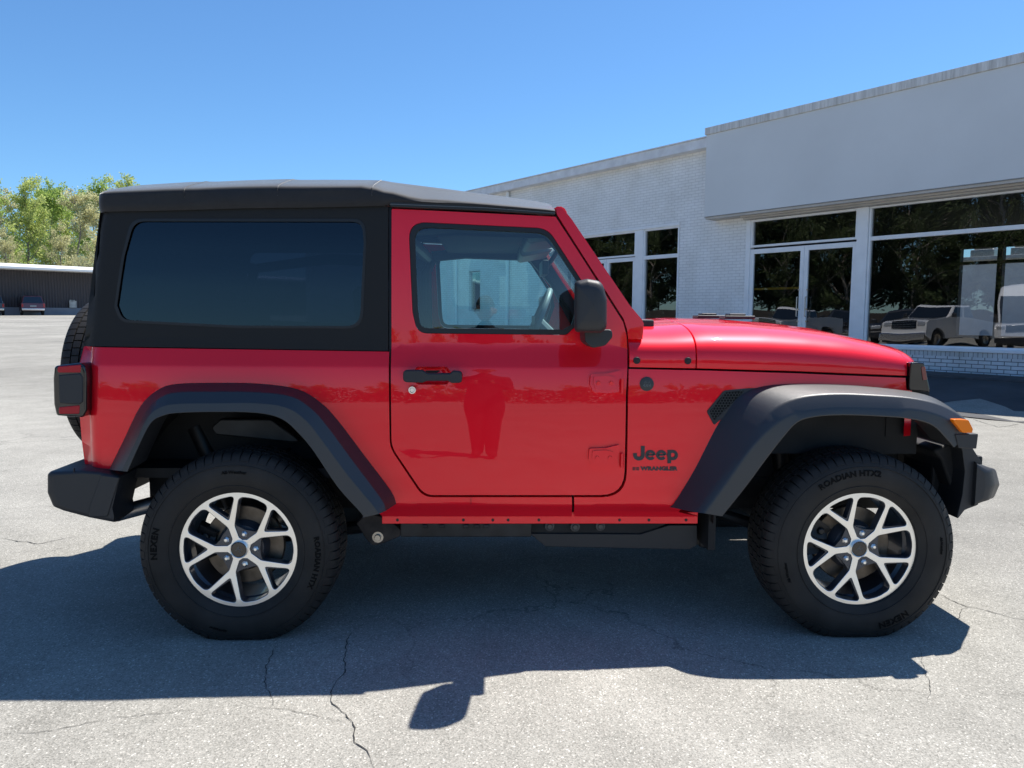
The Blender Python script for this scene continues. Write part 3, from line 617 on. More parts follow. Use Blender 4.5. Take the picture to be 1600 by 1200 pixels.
w = MB(); w.tube([(T0[0]+.008, -.69, T0[1]-.012), (T0[0]+.012, 0, T0[1]+.01), (T0[0]+.008, .69, T0[1]-.012)], .032, 12); w.obj('header_bar', RED, pil[0])
w = MB(); N_ = 12; rows = []
for i in range(9):
    t = i/8; xx = T0[0]+.012+(T1[0]+.01-T0[0])*t; zz = T0[1]-.03+(T1[1]-.02-T0[1])*t
    rows.append([(xx+.05*(1-(j/6-1)**2), -.70+1.40*j/12, zz) for j in range(13)])
w.grid(rows); w.obj('windscreen_glass', WSGLASS, car, recalc=False)
# cowl and hood: one section swept forwards
HB_ = [onS(a, b, Sb) for a, b in ((983, 573.5), (1086, 575.5), (1250, 580.5), (1417, 587.5))]
hb = sorted((p[0], p[1]) for p in HB_)
top = [onY(a, b, -.25) for a, b in ((1000, 503), (1060, 499.5), (1140, 501.5), (1200, 506), (1260, 513.5), (1320, 526.5), (1370, 541), (1400, 552.5), (1418, 562))]
tp = [(p.x, p.z) for p in top]
def sect(x, n=34, inset=0):
    zb = lerp_tab(hb, x); zt = lerp_tab(tp, x); ys = Sb(x, min(zb, 1.05)) + .002 + inset; h = zt-zb
    pts = []
    for i in range(n+1):
        t = i/n*math.pi/2; e = 2/3.4
        y = ys*(1-0) + (-ys)*(1-abs(math.cos(t))**e); z = zb + h*abs(math.sin(t))**e
        y = ys*abs(math.cos(t))**e
        if abs(y) < .36: z += .010*(1-abs(y)/.36)**.5
        pts.append((x, y, z))
    return pts + [(x, -y, z) for _, y, z in pts[-2::-1]]
x0, x1, x2 = hb[0][0], onS(1086.3, 560, Sb)[0], onS(1417.5, 575, Sb)[0]
w = MB(); w.grid([sect(x0+(x1-.002-x0)*i/6) for i in range(7)])
cowl = w.obj('cowl', RED, car, smooth=60, solid=.02, bevel=.002)
w = MB(); rows = [sect(x1+.003+(x2-x1-.003)*i/36) for i in range(37)]
w.grid(rows); hood = w.obj('hood', RED, car, smooth=60, solid=.02, bevel=.003)
for a, b in ((994, 563), (1073.5, 563.5)):
    p = onS(a, b, Sb); w = MB(); w.lathe([(0, -.012), (.006, -.012), (.0075, -.010), (.013, -.010), (.0145, -.006), (.0145, .01)], 16, ctr=(p[0], Sb(p[0], 1.06)+.006, p[1])); w.obj('cowl_bolt', SEAL, cowl)
w = MB()
a_ = onY(1005, 497, -.45)
w.box((x0+.02, -.55, tp[0][1]-.03), (x0+.15, .55, tp[0][1]+.012)); w.obj('cowl_grille', SEAL, car, smooth=0, bevel=.01)
w = MB(); w.tube([(x0+.10, -.46, tp[0][1]+.01), (x0+.085, -.46, tp[0][1]+.03), (x0-.02, -.1, tp[0][1]+.05)], .008, 8); w.box((x0-.03, -.3, tp[0][1]+.045), (x0-.015, .1, tp[0][1]+.06)); w.obj('wiper', SEAL, car)
for px, Y in ((1108, .10), (1152, -.22)):
    p = onY(px, 500, Y); zt = lerp_tab(tp, p.x)+.012
    w = MB(); w.box((p.x-.075, Y-.05, zt), (p.x+.07, Y+.05, zt+.016)); w.box((p.x-.05, Y-.035, zt+.016), (p.x+.03, Y+.035, zt+.026)); w.box((p.x+.035, Y-.02, zt+.008), (p.x+.065, Y+.02, zt+.016)); w.obj('hood_vent', PLASTIC, hood, bevel=.004)
# grille shell and headlights
w = MB(); GX = x2+.004
def gsect(x, k, dz=0):
    s_ = sect(x2-.003); return [(x, y*k, z-dz) for _, y, z in s_]
rows = [gsect(GX, .985), gsect(GX+.03, .975, .006), gsect(GX+.055, .955, .016), gsect(GX+.07, .92, .03)]
front = [(x+.0, y, .80 if False else z) for x, y, z in rows[-1]]
w.grid(rows)
bot = .80
for s in (-1, 1):
    yb = abs(rows[-1][0][1]); w.add([(GX, s*abs(rows[0][0][1]), rows[0][0][2]), (GX+.07, s*yb, rows[-1][0][2]), (GX+.095, s*yb*.99, bot), (GX, s*abs(rows[0][0][1]), bot)], [(0, 1, 2, 3)])
n_ = len(rows[-1]); vs = [v for v in rows[-1]] + [(GX+.07+.03*(1-(2*i/(n_-1)-1)**8*0), rows[-1][i][1]*.99, bot) for i in range(n_)]
w.add(vs, [(i, i+1, n_+i+1, n_+i) for i in range(n_-1)])
gr = w.obj('grille', RED, car, smooth=40)
w = MB()
for i in range(7):
    y = -.27+i*.09; w.box((GX+.06, y-.028, .83), (GX+.115, y+.028, 1.045))
w.obj('grille_slot', BLKGLOSS, gr, smooth=0, bevel=.012)
for s in (-1, 1):
    hc = (GX+.085, s*.43, .975)
    w = MB()
    for r_, xx in (((.01, .055), (.06, .05), (.088, .035), (.095, .0), (.105, -.01), (.105, -.03)),) and [((.01), .055)]: pass
    prof = [(.001, .05), (.05, .046), (.085, .034), (.092, .012)]
    n = 32; vs = []; fs = []
    for t in range(n):
        a = t*2*math.pi/n
        for r_, xx in prof: vs.append((hc[0]+xx, hc[1]+r_*math.cos(a), hc[2]+r_*math.sin(a)))
    for t in range(n):
        u = (t+1) % n
        for j in range(3): fs.append((t*4+j, u*4+j, u*4+j+1, t*4+j+1))
    w.add(vs, fs); hl = w.obj('headlight', LENS, gr)
    vs = []; fs = []; prof = [(.092, .012), (.10, .03), (.112, .03), (.115, .0), (.115, -.03)]
    for t in range(n):
        a = t*2*math.pi/n
        for r_, xx in prof: vs.append((hc[0]+xx, hc[1]+r_*math.cos(a), hc[2]+r_*math.sin(a)))
    for t in range(n):
        u = (t+1) % n
        for j in range(4): fs.append((t*5+j, u*5+j, u*5+j+1, t*5+j+1))
    w = MB(); w.add(vs, fs); w.obj('bezel', BLKGLOSS, hl)
# black corner cap with lamp at each end of the grille
for s in (-1, 1):
    P = [onS(a, b, Sb) for a, b in rp([(1418, 566, 2), (1428, 565, 3), (1437, 566, 5), (1443, 584), (1448, 606), (1448, 612), (1418, 610)])]
    w = MB(); w.prism(P, s*.715, s*.60); w.obj('grille_corner', BLKGLOSS, gr, bevel=.008, seg=3)
    P = [onS(a, b, Sb) for a, b in rp([(1433, 572, 2), (1439, 572, 3), (1443, 592), (1437, 594, 2)])]
    w = MB(); w.prism(P, s*.718, s*.714); w.obj('corner_lens', mat('dark_red_glint', (.2, .01, .012), .1, coat=1), gr, bevel=.001)
# ---- flares
def flare(name, st, ys, ins, k=4):
    cols = []
    for col, Y in zip(zip(*st), ys):
        pts = [onY(a, b, Y) for a, b in col]; cols.append(cat([(p.x, p.y, p.z) for p in pts], k))
    n = len(cols[0]); rows = []
    for i in range(n):
        P = [c[i] for c in cols]
        full = [Vector((P[0].x, P[0].y+.02, P[0].z))] + P
        d = P[-1]; q = Vector((d.x, d.y+.03, d.z)) + (ins-Vector((d.x, 0, d.z))).normalized()*(-.006)*0
        full += [Vector((d.x, d.y+.012, d.z+.006)), Vector((d.x, -.78, d.z+.012))]
        # soften along the section
        rows.append(full)
    out = []
    for s in (1, -1):
        w = MB(); rr = []
        for r_ in rows:
            sm = cat([(v.x, v.y, v.z) for v in r_[1:-1]], 4) if False else r_
            rr.append([(v.x, v.y*s, v.z) for v in sm])
        w.grid(rr)
        w.add(rr[0], [tuple(range(len(rr[0])))]); w.add(rr[-1], [tuple(range(len(rr[-1])))])
        o = w.obj(name, FLARE, car, smooth=75, bevel=.010, seg=3); o.modifiers['b'].angle_limit = R(22); out.append(o)
    return out
FST = [((1043, 792), (1050, 793), (1084, 800), (1100, 802), (1130, 807)), ((1076, 735), (1084, 738), (1118, 752), (1134, 756), (1166, 762)), ((1113, 668), (1121, 672), (1160, 697), (1172, 702), (1200, 716)),
       ((1140, 632), (1149, 635), (1190, 657), (1205, 668), (1225, 684)), ((1162, 614), (1172, 617), (1218, 634), (1238, 647), (1247, 661)), ((1195, 604), (1207, 606), (1254, 620), (1272, 639), (1276, 652.5)),
       ((1240, 600.5), (1255, 601.5), (1306, 615), (1315, 636), (1318, 650)), ((1313, 601.5), (1325, 603), (1366, 617), (1375, 637.5), (1376, 652)), ((1390, 607.5), (1396, 609), (1420, 621), (1430, 640), (1424, 656)),
       ((1445, 616.5), (1448, 618), (1462, 630), (1464, 648), (1457, 666)), ((1478, 632), (1480, 634), (1492, 644), (1488, 660), (1478, 686)), ((1505, 652), (1508, 654), (1514, 660), (1510, 680), (1490, 700))]
ff = flare('front_flare', FST, (-.78, -.80, -.905, -.932, -.938), Vector((1.23, 0, .5)))
RST = [((168, 734), (170, 734), (181, 735), (190, 736), (199, 737)), ((190, 688), (192, 689), (203, 693), (209, 697), (216, 699)), ((216.5, 633), (219, 635), (227, 643), (231, 652), (235, 662)),
       ((243, 608.5), (245, 611), (251, 621), (252, 636), (254, 650)), ((272, 599), (274, 601), (278, 613), (278, 631), (279, 645.5)), ((334, 597), (335, 599), (336, 612), (336, 630), (336, 644)), ((405, 598.5), (405, 600), (403, 613), (402, 630), (401, 645.5)),
       ((466, 606.5), (464, 608.5), (456, 620), (448, 637), (440, 655)), ((502, 625.5), (500, 628), (489, 641), (478, 657), (467, 678)), ((530, 653.5), (528, 656), (515, 671), (503, 688), (491, 707)),
       ((569, 704.5), (567, 707), (554, 724), (543, 742), (528, 762)), ((614, 765), (611, 767), (596, 780), (583, 790), (564, 802)), ((621.5, 786), (618, 788), (603, 798), (592, 803), (566, 809))]
rf = flare('rear_flare', RST, (-.79, -.80, -.90, -.932, -.938), Vector((-1.23, 0, .5)))
for s, o_ in ((1, ff[0]), (-1, ff[1])):
    P = [onY(a, b, -.93) for a, b in rp([(1482, 654, 3), (1508, 655, 4), (1515, 669, 3), (1514, 675, 2), (1499, 675, 6)])]
    w = MB(); w.prism([(p.x, p.z) for p in P], -.952*s, -.86*s); w.obj('side_marker', AMBER, o_, bevel=.006, seg=3)
    P = [onY(a, b, -.92) for a, b in rp([(1488, 677, 2), (1524, 676.5, 2), (1521, 700, 2), (1493, 699, 3)])]
    w = MB(); w.prism([(p.x, p.z) for p in P], -.94*s, -.60*s); w.obj('flare_end', PLASTIC, o_, bevel=.005)
# ---- wheel wells
for s in (-1, 1):
    for cx_, nm, a0, a1 in ((-1.23, 'wheel_well', 5, 160), (1.23, 'wheel_well', 62, 182)):
        w = MB(); rows = []
        for i in range(25):
            a = R(a0+(a1-a0)*i/24); rr_ = .535
            xx, zz = cx_+rr_*math.cos(a)*1.05, .47+rr_*math.sin(a)*.98
            rows.append([(xx, s*.80, zz), (xx, s*.50, zz), (cx_, s*.48, .47)])
        w.grid(rows); w.obj(nm, DARK, car, recalc=False)
P = [onY(a, b, -.60) for a, b in rp([(337, 665, 6), (352, 652, 4), (430, 652, 6), (482, 690, 6), (345, 676, 4)])]
w = MB(); w.prism([(p.x, p.z) for p in P], -.66, -.60); w.obj('well_panel', DARKM, car, bevel=.01)
# ---- bumpers
def swept(name, sil, ya, yb, rings, m, parent=car, **k):
    """rings: (y, shift x, scale) of an (x, z) outline, mirrored to both sides"""
    cx_, cz_ = sum(p[0] for p in sil)/len(sil), sum(p[1] for p in sil)/len(sil)
    w = MB(); rows = [[(cx_+(x-cx_)*sx_+dx, y, cz_+(z-cz_)*sz_) for x, z in sil] for y, dx, sx_, sz_ in rings]
    w.grid(rows, close=True); w.add(rows[0], [tuple(range(len(sil)))]); w.add(rows[-1], [tuple(range(len(sil)))])
    return w.obj(name, m, parent, **k)
FBp = [(p.x, p.z) for p in [onY(a, b, -.80) for a, b in rp([(1494, 683, 8), (1512, 694, 10), (1530, 720, 4), (1558, 737, 8), (1562, 757, 8), (1553, 777, 8), (1505, 792, 8), (1489, 812, 3), (1492, 770, 10), (1488, 720, 20)])]]
FB1 = [(p.x, p.z) for p in [onY(a, b, -.80) for a, b in rp([(1493, 684, 6), (1512, 694, 10), (1528, 719, 3), (1524, 787, 3), (1503, 795, 6), (1489, 813, 3), (1499, 772, 10), (1503, 735, 10), (1499, 704, 8)])]]
FB2 = [(p.x, p.z) for p in [onY(a, b, -.80) for a, b in rp([(1529, 719, 3), (1557, 736, 8), (1562, 757, 8), (1553, 777, 8), (1525, 788, 3)])]]
for s in (-1, 1):
    w = MB(); w.prism(FB1, s*.82, s*.40); w.obj('front_bumper_end', PLASTIC, car, bevel=.028, seg=4)
    xb = max(p[0] for p in FB1)-.03; rows = []
    for y_, k_, kz in ((.842, .30, .90), (.838, .50, 1.0), (.815, .76, 1.08), (.76, .90, 1.08), (.70, .97, 1.04), (.62, 1.0, 1.04), (.50, 1.0, 1.04), (.38, .98, 1.04)):
        pl = [onY(a, b, -min(y_, .80) if y_ > .62 else -.62) for a, b in rp([(1529, 719, 4), (1556, 735, 9), (1562, 757, 9), (1553, 777, 9), (1525, 788, 4)], 4)]
        zc = sum(p.z for p in pl)/len(pl); xm = min(p.x for p in pl)
        rows.append([(xb+(p.x-xb)*k_ if p.x > xm+.02 else xb, y_*s, zc+(p.z-zc)*kz) for p in pl])
    w = MB(); w.grid(rows, close=True); w.add(rows[0], [tuple(range(len(pl)))]); w.add(rows[-1], [tuple(range(len(pl)))]); w.obj('front_bumper_cap', PLASTIC, car, smooth=45)
w = MB(); bx = FB2[0][0]; w.box((bx-.02, -.42, .50), (bx+.12, .42, .70)); w.obj('front_bumper', PLASTIC, car, bevel=.02, seg=3)
for s in (-1, 1):
    w = MB(); w.tube([(bx+.10, s*.3, .62), (bx+.17, s*.3, .62), (bx+.175, s*.3, .58), (bx+.10, s*.3, .56)], .010, 8); w.obj('tow_hook', BLKGLOSS, car)
RB1 = [(p.x, p.z) for p in [onY(a, b, -.86) for a, b in rp([(72, 741, 4), (76, 737, 5), (125, 734.5, 4), (158, 737, 6), (190, 744, 3), (186, 760), (177, 798), (181, 818, 3), (140, 810), (98, 799, 8), (81, 792, 8), (72, 770, 8)])]]
mid = [p for p in RB1]
cx_, cz_ = sum(p[0] for p in RB1)/len(RB1), sum(p[1] for p in RB1)/len(RB1)
rows = []
_h = ((-.868, .02, .86, .84), (-.866, .008, .93, .925), (-.858, .002, .975, .972), (-.845, 0, .995, .995), (-.82, 0, 1, 1), (-.66, -.012, .96, 1), (-.60, -.075, .45, .94), (-.3, -.095, .42, .94))
for y, dx, sx_, sz_ in _h + tuple((-a_, b_, c_, d_) for a_, b_, c_, d_ in _h[::-1]):
    rows.append([(cx_+(x-cx_)*sx_+dx, y, cz_+(z-cz_)*sz_) for x, z in RB1])
w = MB(); w.grid(rows, close=True); w.add(rows[0], [tuple(range(len(RB1)))]); w.add(rows[-1], [tuple(range(len(RB1)))])
rb = w.obj('rear_bumper', PLASTIC, car, smooth=55)
w = MB(); q = onY(116, 770, -.87); w.box((q.x-.0015, -.8665, cz_-.085), (q.x+.0015, -.86, cz_+.085)); w.obj('bumper_seam', SEAL, rb, smooth=0)
P = [(p.x, p.z) for p in [onY(a, b, -.86) for a, b in rp([(160, 741, 2), (189, 745, 2), (170, 806, 3), (141, 807, 3), (142, 790, 6)])]]
w = MB(); w.prism(P, -.872, -.80); w.obj('bumper_step', PLASTIC, rb, bevel=.006)
# tail lights
for s in (1, -1):
    P = [onY(a, b, -.80) for a, b in rp([(91, 571, 6), (132, 566, 8), (138, 572, 5), (141, 590), (141, 640, 8), (135, 651, 6), (94, 648, 5), (90, 630), (89, 590)])]
    w = MB(); w.prism([(p.x, p.z) for p in P], -.83*s, -.66*s); tl = w.obj('tail_light', BLKGLOSS, car, bevel=.012, seg=3)
    for a, b, c, d in ((570.5, 582, 90, 127), (634, 646.5, 92, 125)):
        P = [onY(*q, -.83) for q in rp([(c, a+2, 3), (d, a-1, 2), (d-1, b, 2), (c, b, 3)])]
        w = MB(); w.prism([(p.x, p.z) for p in P], -.8325*s, -.70*s)
        o_ = w.obj('tail_lens', REDLENS, tl, bevel=.003)
    P = [onY(*q, -.83) for q in rp([(92, 586, 2), (126, 583, 3), (130, 590), (130, 628, 3), (124, 632), (93, 630, 3)])]
    w = MB(); w.prism([(p.x, p.z) for p in P], -.8345*s, -.80*s); w.obj('lamp_cover', PLASTIC, tl, bevel=.004)
# tailgate, rear fabric
w = MB(); w.box((-1.868, -.72, .60), (-1.84, .72, 1.165)); tg = w.obj('tailgate', RED, car, bevel=.01)
w = MB(); w.box((-1.90, -.25, .85), (-1.868, .25, 1.10)); w.tube([(-1.90, .06, .985), (-2.17, .06, .985)], .09, 20); w.obj('spare_mount', DARKM, tg, bevel=.01)

# ---- soft top
SO = [(131.5, 539.5, 3), (606.5, 548, 2), (606.5, 324), (604, 322), (157, 329), (155, 345), (150.1, 385), (141.5, 455)]
SW = [(207, 343, 24), (568, 343.5, 26), (571, 380), (565, 512, 26), (370, 511), (190, 502, 22), (180.5, 478), (192, 400)]
def Sf(x, z):
    y = Sb(max(x, -1.79), z) - .002
    xe = onx_rear(z)
    if x < xe+.07:
        d = min(.0699, xe+.07-x); y += .07-math.sqrt(.07**2-d*d)
    return y
_ra, _rb = onY(131, 540, -.75), onY(157, 329, -.70)
def onx_rear(z): return _ra.x + (_rb.x-_ra.x)*(z-_ra.z)/(_rb.z-_ra.z)
ZF = [1.2+.04*i for i in range(14)]
XF2 = [-1.55, -1.66, -1.70, -1.73, -1.75, -1.77, -1.79, -1.81, -1.83, -1.85]
sf = panel('soft_top_side', FABRICD, car, px2(SO, Sf), Sf, holes=[px2(SW, Sf)], zs=ZF, xs=XF2, th=.012, bevel=.002, off=.002)
def bulge(p, c): return
SWi = [(210, 346, 22), (566, 346.5, 24), (568.5, 380), (562.5, 509.5, 24), (370, 508.5), (192, 499.5, 20), (183.5, 477), (195, 400)]
for k, o_ in enumerate(sf):
    q = panel('side_window', TINT, o_, px2(SW, Sf), Sf, zs=ZF, xs=[-1.6, -1.4, -1.2, -1.0, -.8], th=0, bevel=0, off=-.006)
    bpy.data.objects.remove(q[1-k])
    q = panel('window_binding', SEAL, o_, px2([(a-1.5 if a < 300 else a+1.5, b-1.5 if b < 400 else b+1.5, *c) for a, b, *c in SW], Sf), Sf, holes=[px2(SWi, Sf)], zs=ZF, th=.004, bevel=.0015, off=.0035)
    bpy.data.objects.remove(q[1-k])
w = MB(); P = [onS(a, b, Sb) for a, b in ((606.5, 322), (611.5, 322), (611.3, 549), (607.5, 549))]
w = MB()
for s in (-1, 1): w.add([(x, s*(-Sb(x, z)-.012), z) for x, z in P], [(0, 1, 2, 3)])
w.obj('door_gap_seal', SEAL, car, recalc=False)
ST = [(153, 323, 331), (155, 312, 331.5), (159, 303.5, 331.5), (166, 297.5, 331), (178, 293.5, 331), (205, 290.5, 330.5), (240, 288, 330), (310, 283.5, 328), (330, 284.2, 327.5), (380, 281.8, 326), (448, 279.8, 325), (470, 281, 325), (520, 280.8, 324), (588, 281.3, 322.5), (600, 282, 322),
      (615, 285, 318.5), (640, 288, 318.5), (700, 295.5, 320.5), (760, 303.5, 324.5), (820, 311.5, 329), (850, 316.5, 331.5), (861, 319.5, 332.5), (866.5, 325, 333)]
tp2 = sorted((p.x, p.z) for p in (onY(a, b, -.5) for a, b, c in ST)); lo2 = []
for a, b, c in ST:
    p = onY(a, c, -.735); lo2.append((p.x, p.z))
xs_ = [p[0] for p in lo2]; xe = []
for a, b in zip(xs_, xs_[1:]):
    n = max(1, int((b-a)/.05)); xe += [a+(b-a)*i/n for i in range(n)]
xe.append(xs_[-1])
def roof_sec(x):
    zl = lerp_tab(lo2, x); zt = max(zl+.02, lerp_tab(tp2, x+.0)); h = zt-zl; f = min(1, max(0, (x+1.82)/.06)); rr = 0
    wob = .004*math.sin(x*9.0)+.003*math.sin(x*23)
    ins = (1-f)**2*.05
    k = 1 if x < -.74 else max(0, 1-(x+.74)*5)
    T_ = [(-.742, 0, 0), (-.750, .12, .03), (-.7515-wob*.4, .30, .06), (-.750+wob*.4, .47, .10), (-.742, .54, .17), (-.722, .60, .25), (-.69, .675, .36), (-.62, .80, .60), (-.55, .92, .84), (-.50, 1.0, 1), (-.40, 1.04, 1.04), (-.25, 1.07, 1.07), (0, 1.09, 1.09)]
    P = [(y, t1*k+t2*(1-k)) for y, t1, t2 in T_]
    return [(x, y+ins, zl+h*t+(.006 if abs(y) < .1 else 0)) for y, t in P]
w = MB(); rows = []
for x in xe:
    s_ = roof_sec(x); s_ = [tuple(v) for v in cat(s_, 2)]
    rows.append([(a, b, c) for a, b, c in s_] + [(a, -b, c) for a, b, c in s_[-2::-1]])
w.grid(rows); w.add(rows[0], [tuple(range(len(rows[0])))])
roof = w.obj('soft_top_roof', FABRIC, car, smooth=50)
SM = MB()
for x in (onY(310, 284, -.6).x, onY(449, 280, -.6).x, onY(590, 281, -.6).x):
    s_ = [tuple(v) for v in cat(roof_sec(x), 3)]
    SM.tube([(a, b-.001, c+.0005) for a, b, c in s_[6:]] + [(a, -b, c) for a, b, c in s_[-2:5:-1]], .0016, 6)
SM.obj('roof_seam', FABRIC, roof)
w = MB()
zz = [lo2[0][1]+.005, 1.16]; n = 10
w.grid([[(onx_rear(z)-.001, y, z) for y in [(-.70+1.40*i/n) for i in range(n+1)]] for z in [zz[1]+(zz[0]-zz[1])*j/8 for j in range(9)]])
rw = w.obj('rear_fabric', FABRICD, car, recalc=False)
w = MB(); w.add([(onx_rear(1.27)-.009, -.5, 1.27), (onx_rear(1.27)-.009, .5, 1.27), (onx_rear(1.63)-.009, .5, 1.63), (onx_rear(1.63)-.009, -.5, 1.63)], [(0, 1, 2, 3)]); w.obj('rear_window', TINT, rw, smooth=0)
# rail above the door
for s in (1, -1):
    P = [onS(a, b, Sb) for a, b in rp([(610, 316), (640, 317), (760, 321), (866, 330), (867, 337, 2), (760, 330.5), (611, 324.5)])]
    w = MB(); w.prism(P, -.748*s, -.64*s); w.obj('door_rail', SEAL, car, bevel=.003)
    P = [onS(a, b, Sb) for a, b in rp([(611, 319.8), (760, 325.6), (866, 333.6), (866, 334.4), (760, 326.4), (611, 320.8)])]
    w = MB(); w.prism(P, -.750*s, -.74*s); w.obj('rail_bead', mat('rail_bead_grey', (.12, .13, .14), .35), car, smooth=0)

# ---- wheels
HUB = {}
def tyre_mesh(name, parent, seed, squash=True, hz=.378):
    w = MB()
    prof = [(.222, .035), (.232, .012), (.245, .006), (.262, -.002), (.295, -.0075), (.325, -.006), (.348, -.001), (.362, .006), (.374, .015), (.382, .028), (.3855, .06), (.3865, .128), (.3855, .196), (.382, .228), (.374, .241), (.348, .257), (.30, .262), (.25, .25), (.222, .22)]
    w.lathe(prof, 120)
    # raised rings
    for r_ in (.262, .345): w.lathe([(r_-.0025, -.002 if r_ < .3 else -.001), (r_-.001, -.0045 if r_ < .3 else -.0045), (r_+.001, -.0045 if r_ < .3 else -.0042), (r_+.0025, -.002 if r_ < .3 else .001)], 120)
    N = 66; rr = random.Random(seed)
    def block(a0, a1, pr):                                      # pr: (radius, y, sunk radius)
        vs = []; k = len(pr)
        for a in (a0, (a0+a1)/2, a1):
            for r_, y, rb in pr: vs.append((r_*math.cos(a), y, r_*math.sin(a)))
            for r_, y, rb in pr: vs.append((rb*math.cos(a), y+(.004 if y < .03 else -.004 if y > .226 else 0), rb*math.sin(a)))
        fs = []; m_ = 2*k
        for q in range(2):
            for j in range(k-1): fs.append((q*m_+j, q*m_+j+1, (q+1)*m_+j+1, (q+1)*m_+j))
            fs.append((q*m_, (q+1)*m_, (q+1)*m_+k, q*m_+k)); fs.append((q*m_+k-1, q*m_+2*k-1, (q+1)*m_+2*k-1, (q+1)*m_+k-1))
        for q in (0, 2):
            fs.append(tuple([q*m_+j for j in range(k)]+[q*m_+2*k-1-j for j in range(k)]))
        w.add(vs, fs)
    for i in range(N):
        a = i*2*math.pi/N; st = 2*math.pi/N
        e = .0 if i % 2 else .009
        for sy in (0, 1):
            Y = lambda y: y if sy == 0 else .256-y
            sh = 0 if sy == 0 else st*.5
            block(a+sh, a+sh+st*.86, [(.3635-e, Y(.0048 if e == 0 else .0012), .358-e), (.378, Y(.0125), .37), (.389, Y(.0235), .378), (.3945, Y(.038), .38), (.3965, Y(.062), .38)])
            block(a+sh*1.3+st*.3, a+sh*1.3+st*1.14, [(.397, Y(.068), .38), (.3975, Y(.100), .38)])
        block(a+st*.1, a+st*.95, [(.3978, .108, .38), (.3978, .148, .38)])
    # flatten at the ground
    vs = []
    for x, y, z in w.v:
        r_ = math.hypot(x, z); q = (.245+(r_-.245)*.945)/r_ if r_ > .245 else 1; x *= q; z *= q; zz = z+hz
        if squash and zz < .020: z = .020-hz+(zz-.020)*.05; y = y + (-.003 if y < .128 else .003)
        vs.append((x, y, z))
    w.v = vs
    return w.obj(name, RUBBER, parent, smooth=40)
SIDEW = [(.245, .006), (.262, -.002), (.295, -.0075), (.33, -.006), (.352, .000), (.368, .008)]
def ring_text(s, rad, ang, size, y0, parent, name='tyre_lettering', depth=.0012, offset=0, m=None, space=1.0, flip=False):
    vs, fs = text_geo(s, size, depth, offset, 2, space=space); out = []
    for v in vs:
        r_ = rad + v.y if not flip else rad - v.y
        a = ang - v.x/rad if not flip else ang + v.x/rad
        dy = lerp_tab(SIDEW, r_)-.0014
        r_ = .245+(r_-.245)*.945; out.append((r_*math.cos(a), y0+dy-v.z, r_*math.sin(a)))
    return out, fs
def rim_plate(outer, holes, depth, name):
    bm = bmesh.new()
    for loop in (outer, *holes):
        vs = [bm.verts.new((x, 0, z)) for x, z in loop]
        for i in range(len(vs)): bm.edges.new((vs[i-1], vs[i]))
    bmesh.ops.triangle_fill(bm, use_beauty=True, use_dissolve=False, edges=bm.edges[:])
    bm.normal_update(); fl = [f for f in bm.faces if f.normal.y > 0]
    if fl: bmesh.ops.reverse_faces(bm, faces=fl)
    ret = bmesh.ops.extrude_edge_only(bm, edges=[e for e in bm.edges if e.is_boundary])
    for g in ret['geom']:
        if isinstance(g, bmesh.types.BMVert): g.co.y += depth
    for f in bm.faces: f.material_index = 0 if f.calc_center_median().y < .001 else 1
    for v in bm.verts: v.co.y += .012*(1-min(1, math.hypot(v.co.x, v.co.z)/.2)**2)
    bmesh.ops.recalc_face_normals(bm, faces=bm.faces)
    me = bpy.data.meshes.new(name); bm.to_mesh(me); bm.free(); return me
def rim_outline(rot, hw, fork, ah, hubr, tipr, Rr, tipw):
    def P(r_, a): return (r_*math.cos(a), r_*math.sin(a))
    outer = [P(Rr, 2*math.pi*i/120) for i in range(120)]; holes = []
    ST_ = 2*math.pi/5
    def line_pt(a, u, v):                                       # along direction a by u, left by v
        return (u*math.cos(a)-v*math.sin(a), u*math.sin(a)+v*math.cos(a))
    for k in range(5):
        a = rot + k*ST_
        # arm centre lines: from the fork point to the rim at a +- 18 deg
        F0 = Vector(line_pt(a, fork, 0)); tips = [Vector(P(tipr, a+sg*R(17.6))) for sg in (-1, 1)]
        # window inside the fork
        dL = (tips[1]-F0).normalized(); nL = Vector((dL.y, -dL.x)); dR = (tips[0]-F0).normalized(); nR = Vector((-dR.y, dR.x))
        l0 = F0+nL*ah; l1 = tips[1]+nL*ah; r0_ = F0+nR*ah; r1 = tips[0]+nR*ah
        # apex where both inner edges meet
        ax = Vector((math.cos(a), math.sin(a))); t = 0
        s_ = abs(nL.dot(ax)); ap = F0 + ax*(ah/max(.05, abs(nL.dot(ax))))
        arc = [P(tipr-.002, a+R(v)) for v in (3, 0, -3)]
        holes.append(rp([(ap.x, ap.y, .006), (*(l1-dL*.001), .028), *[(*q_, 0) for q_ in arc], (*(r1-dR*.001), .028)], 5))
        # window between this spoke and the next
        b = a+ST_; F1 = Vector(line_pt(b, fork, 0)); tipB = Vector(P(tipr, b-R(17.6))); dB = (tipB-F1).normalized(); nB = Vector((dB.y, -dB.x))
        pA0 = Vector(line_pt(a, hubr, hw)); pA1 = Vector(line_pt(a, fork-.012, hw)); tA = tips[1]-nL*ah
        pB0 = Vector(line_pt(b, hubr, -hw)); pB1 = Vector(line_pt(b, fork-.012, -hw)); tB = tipB+nB*ah*1
        mid = a+ST_/2; arc = [P(tipr-.002, mid+R(v)) for v in (-3, 0, 3)]
        holes.append(rp([(*pA0, .006), (*pA1, .03), (*tA, .028), *[(*q_, 0) for q_ in arc], (*tB, .028), (*pB1, .03), (*pB0, .006), (*P(hubr*.86, mid), 0)], 5))
    return outer, holes
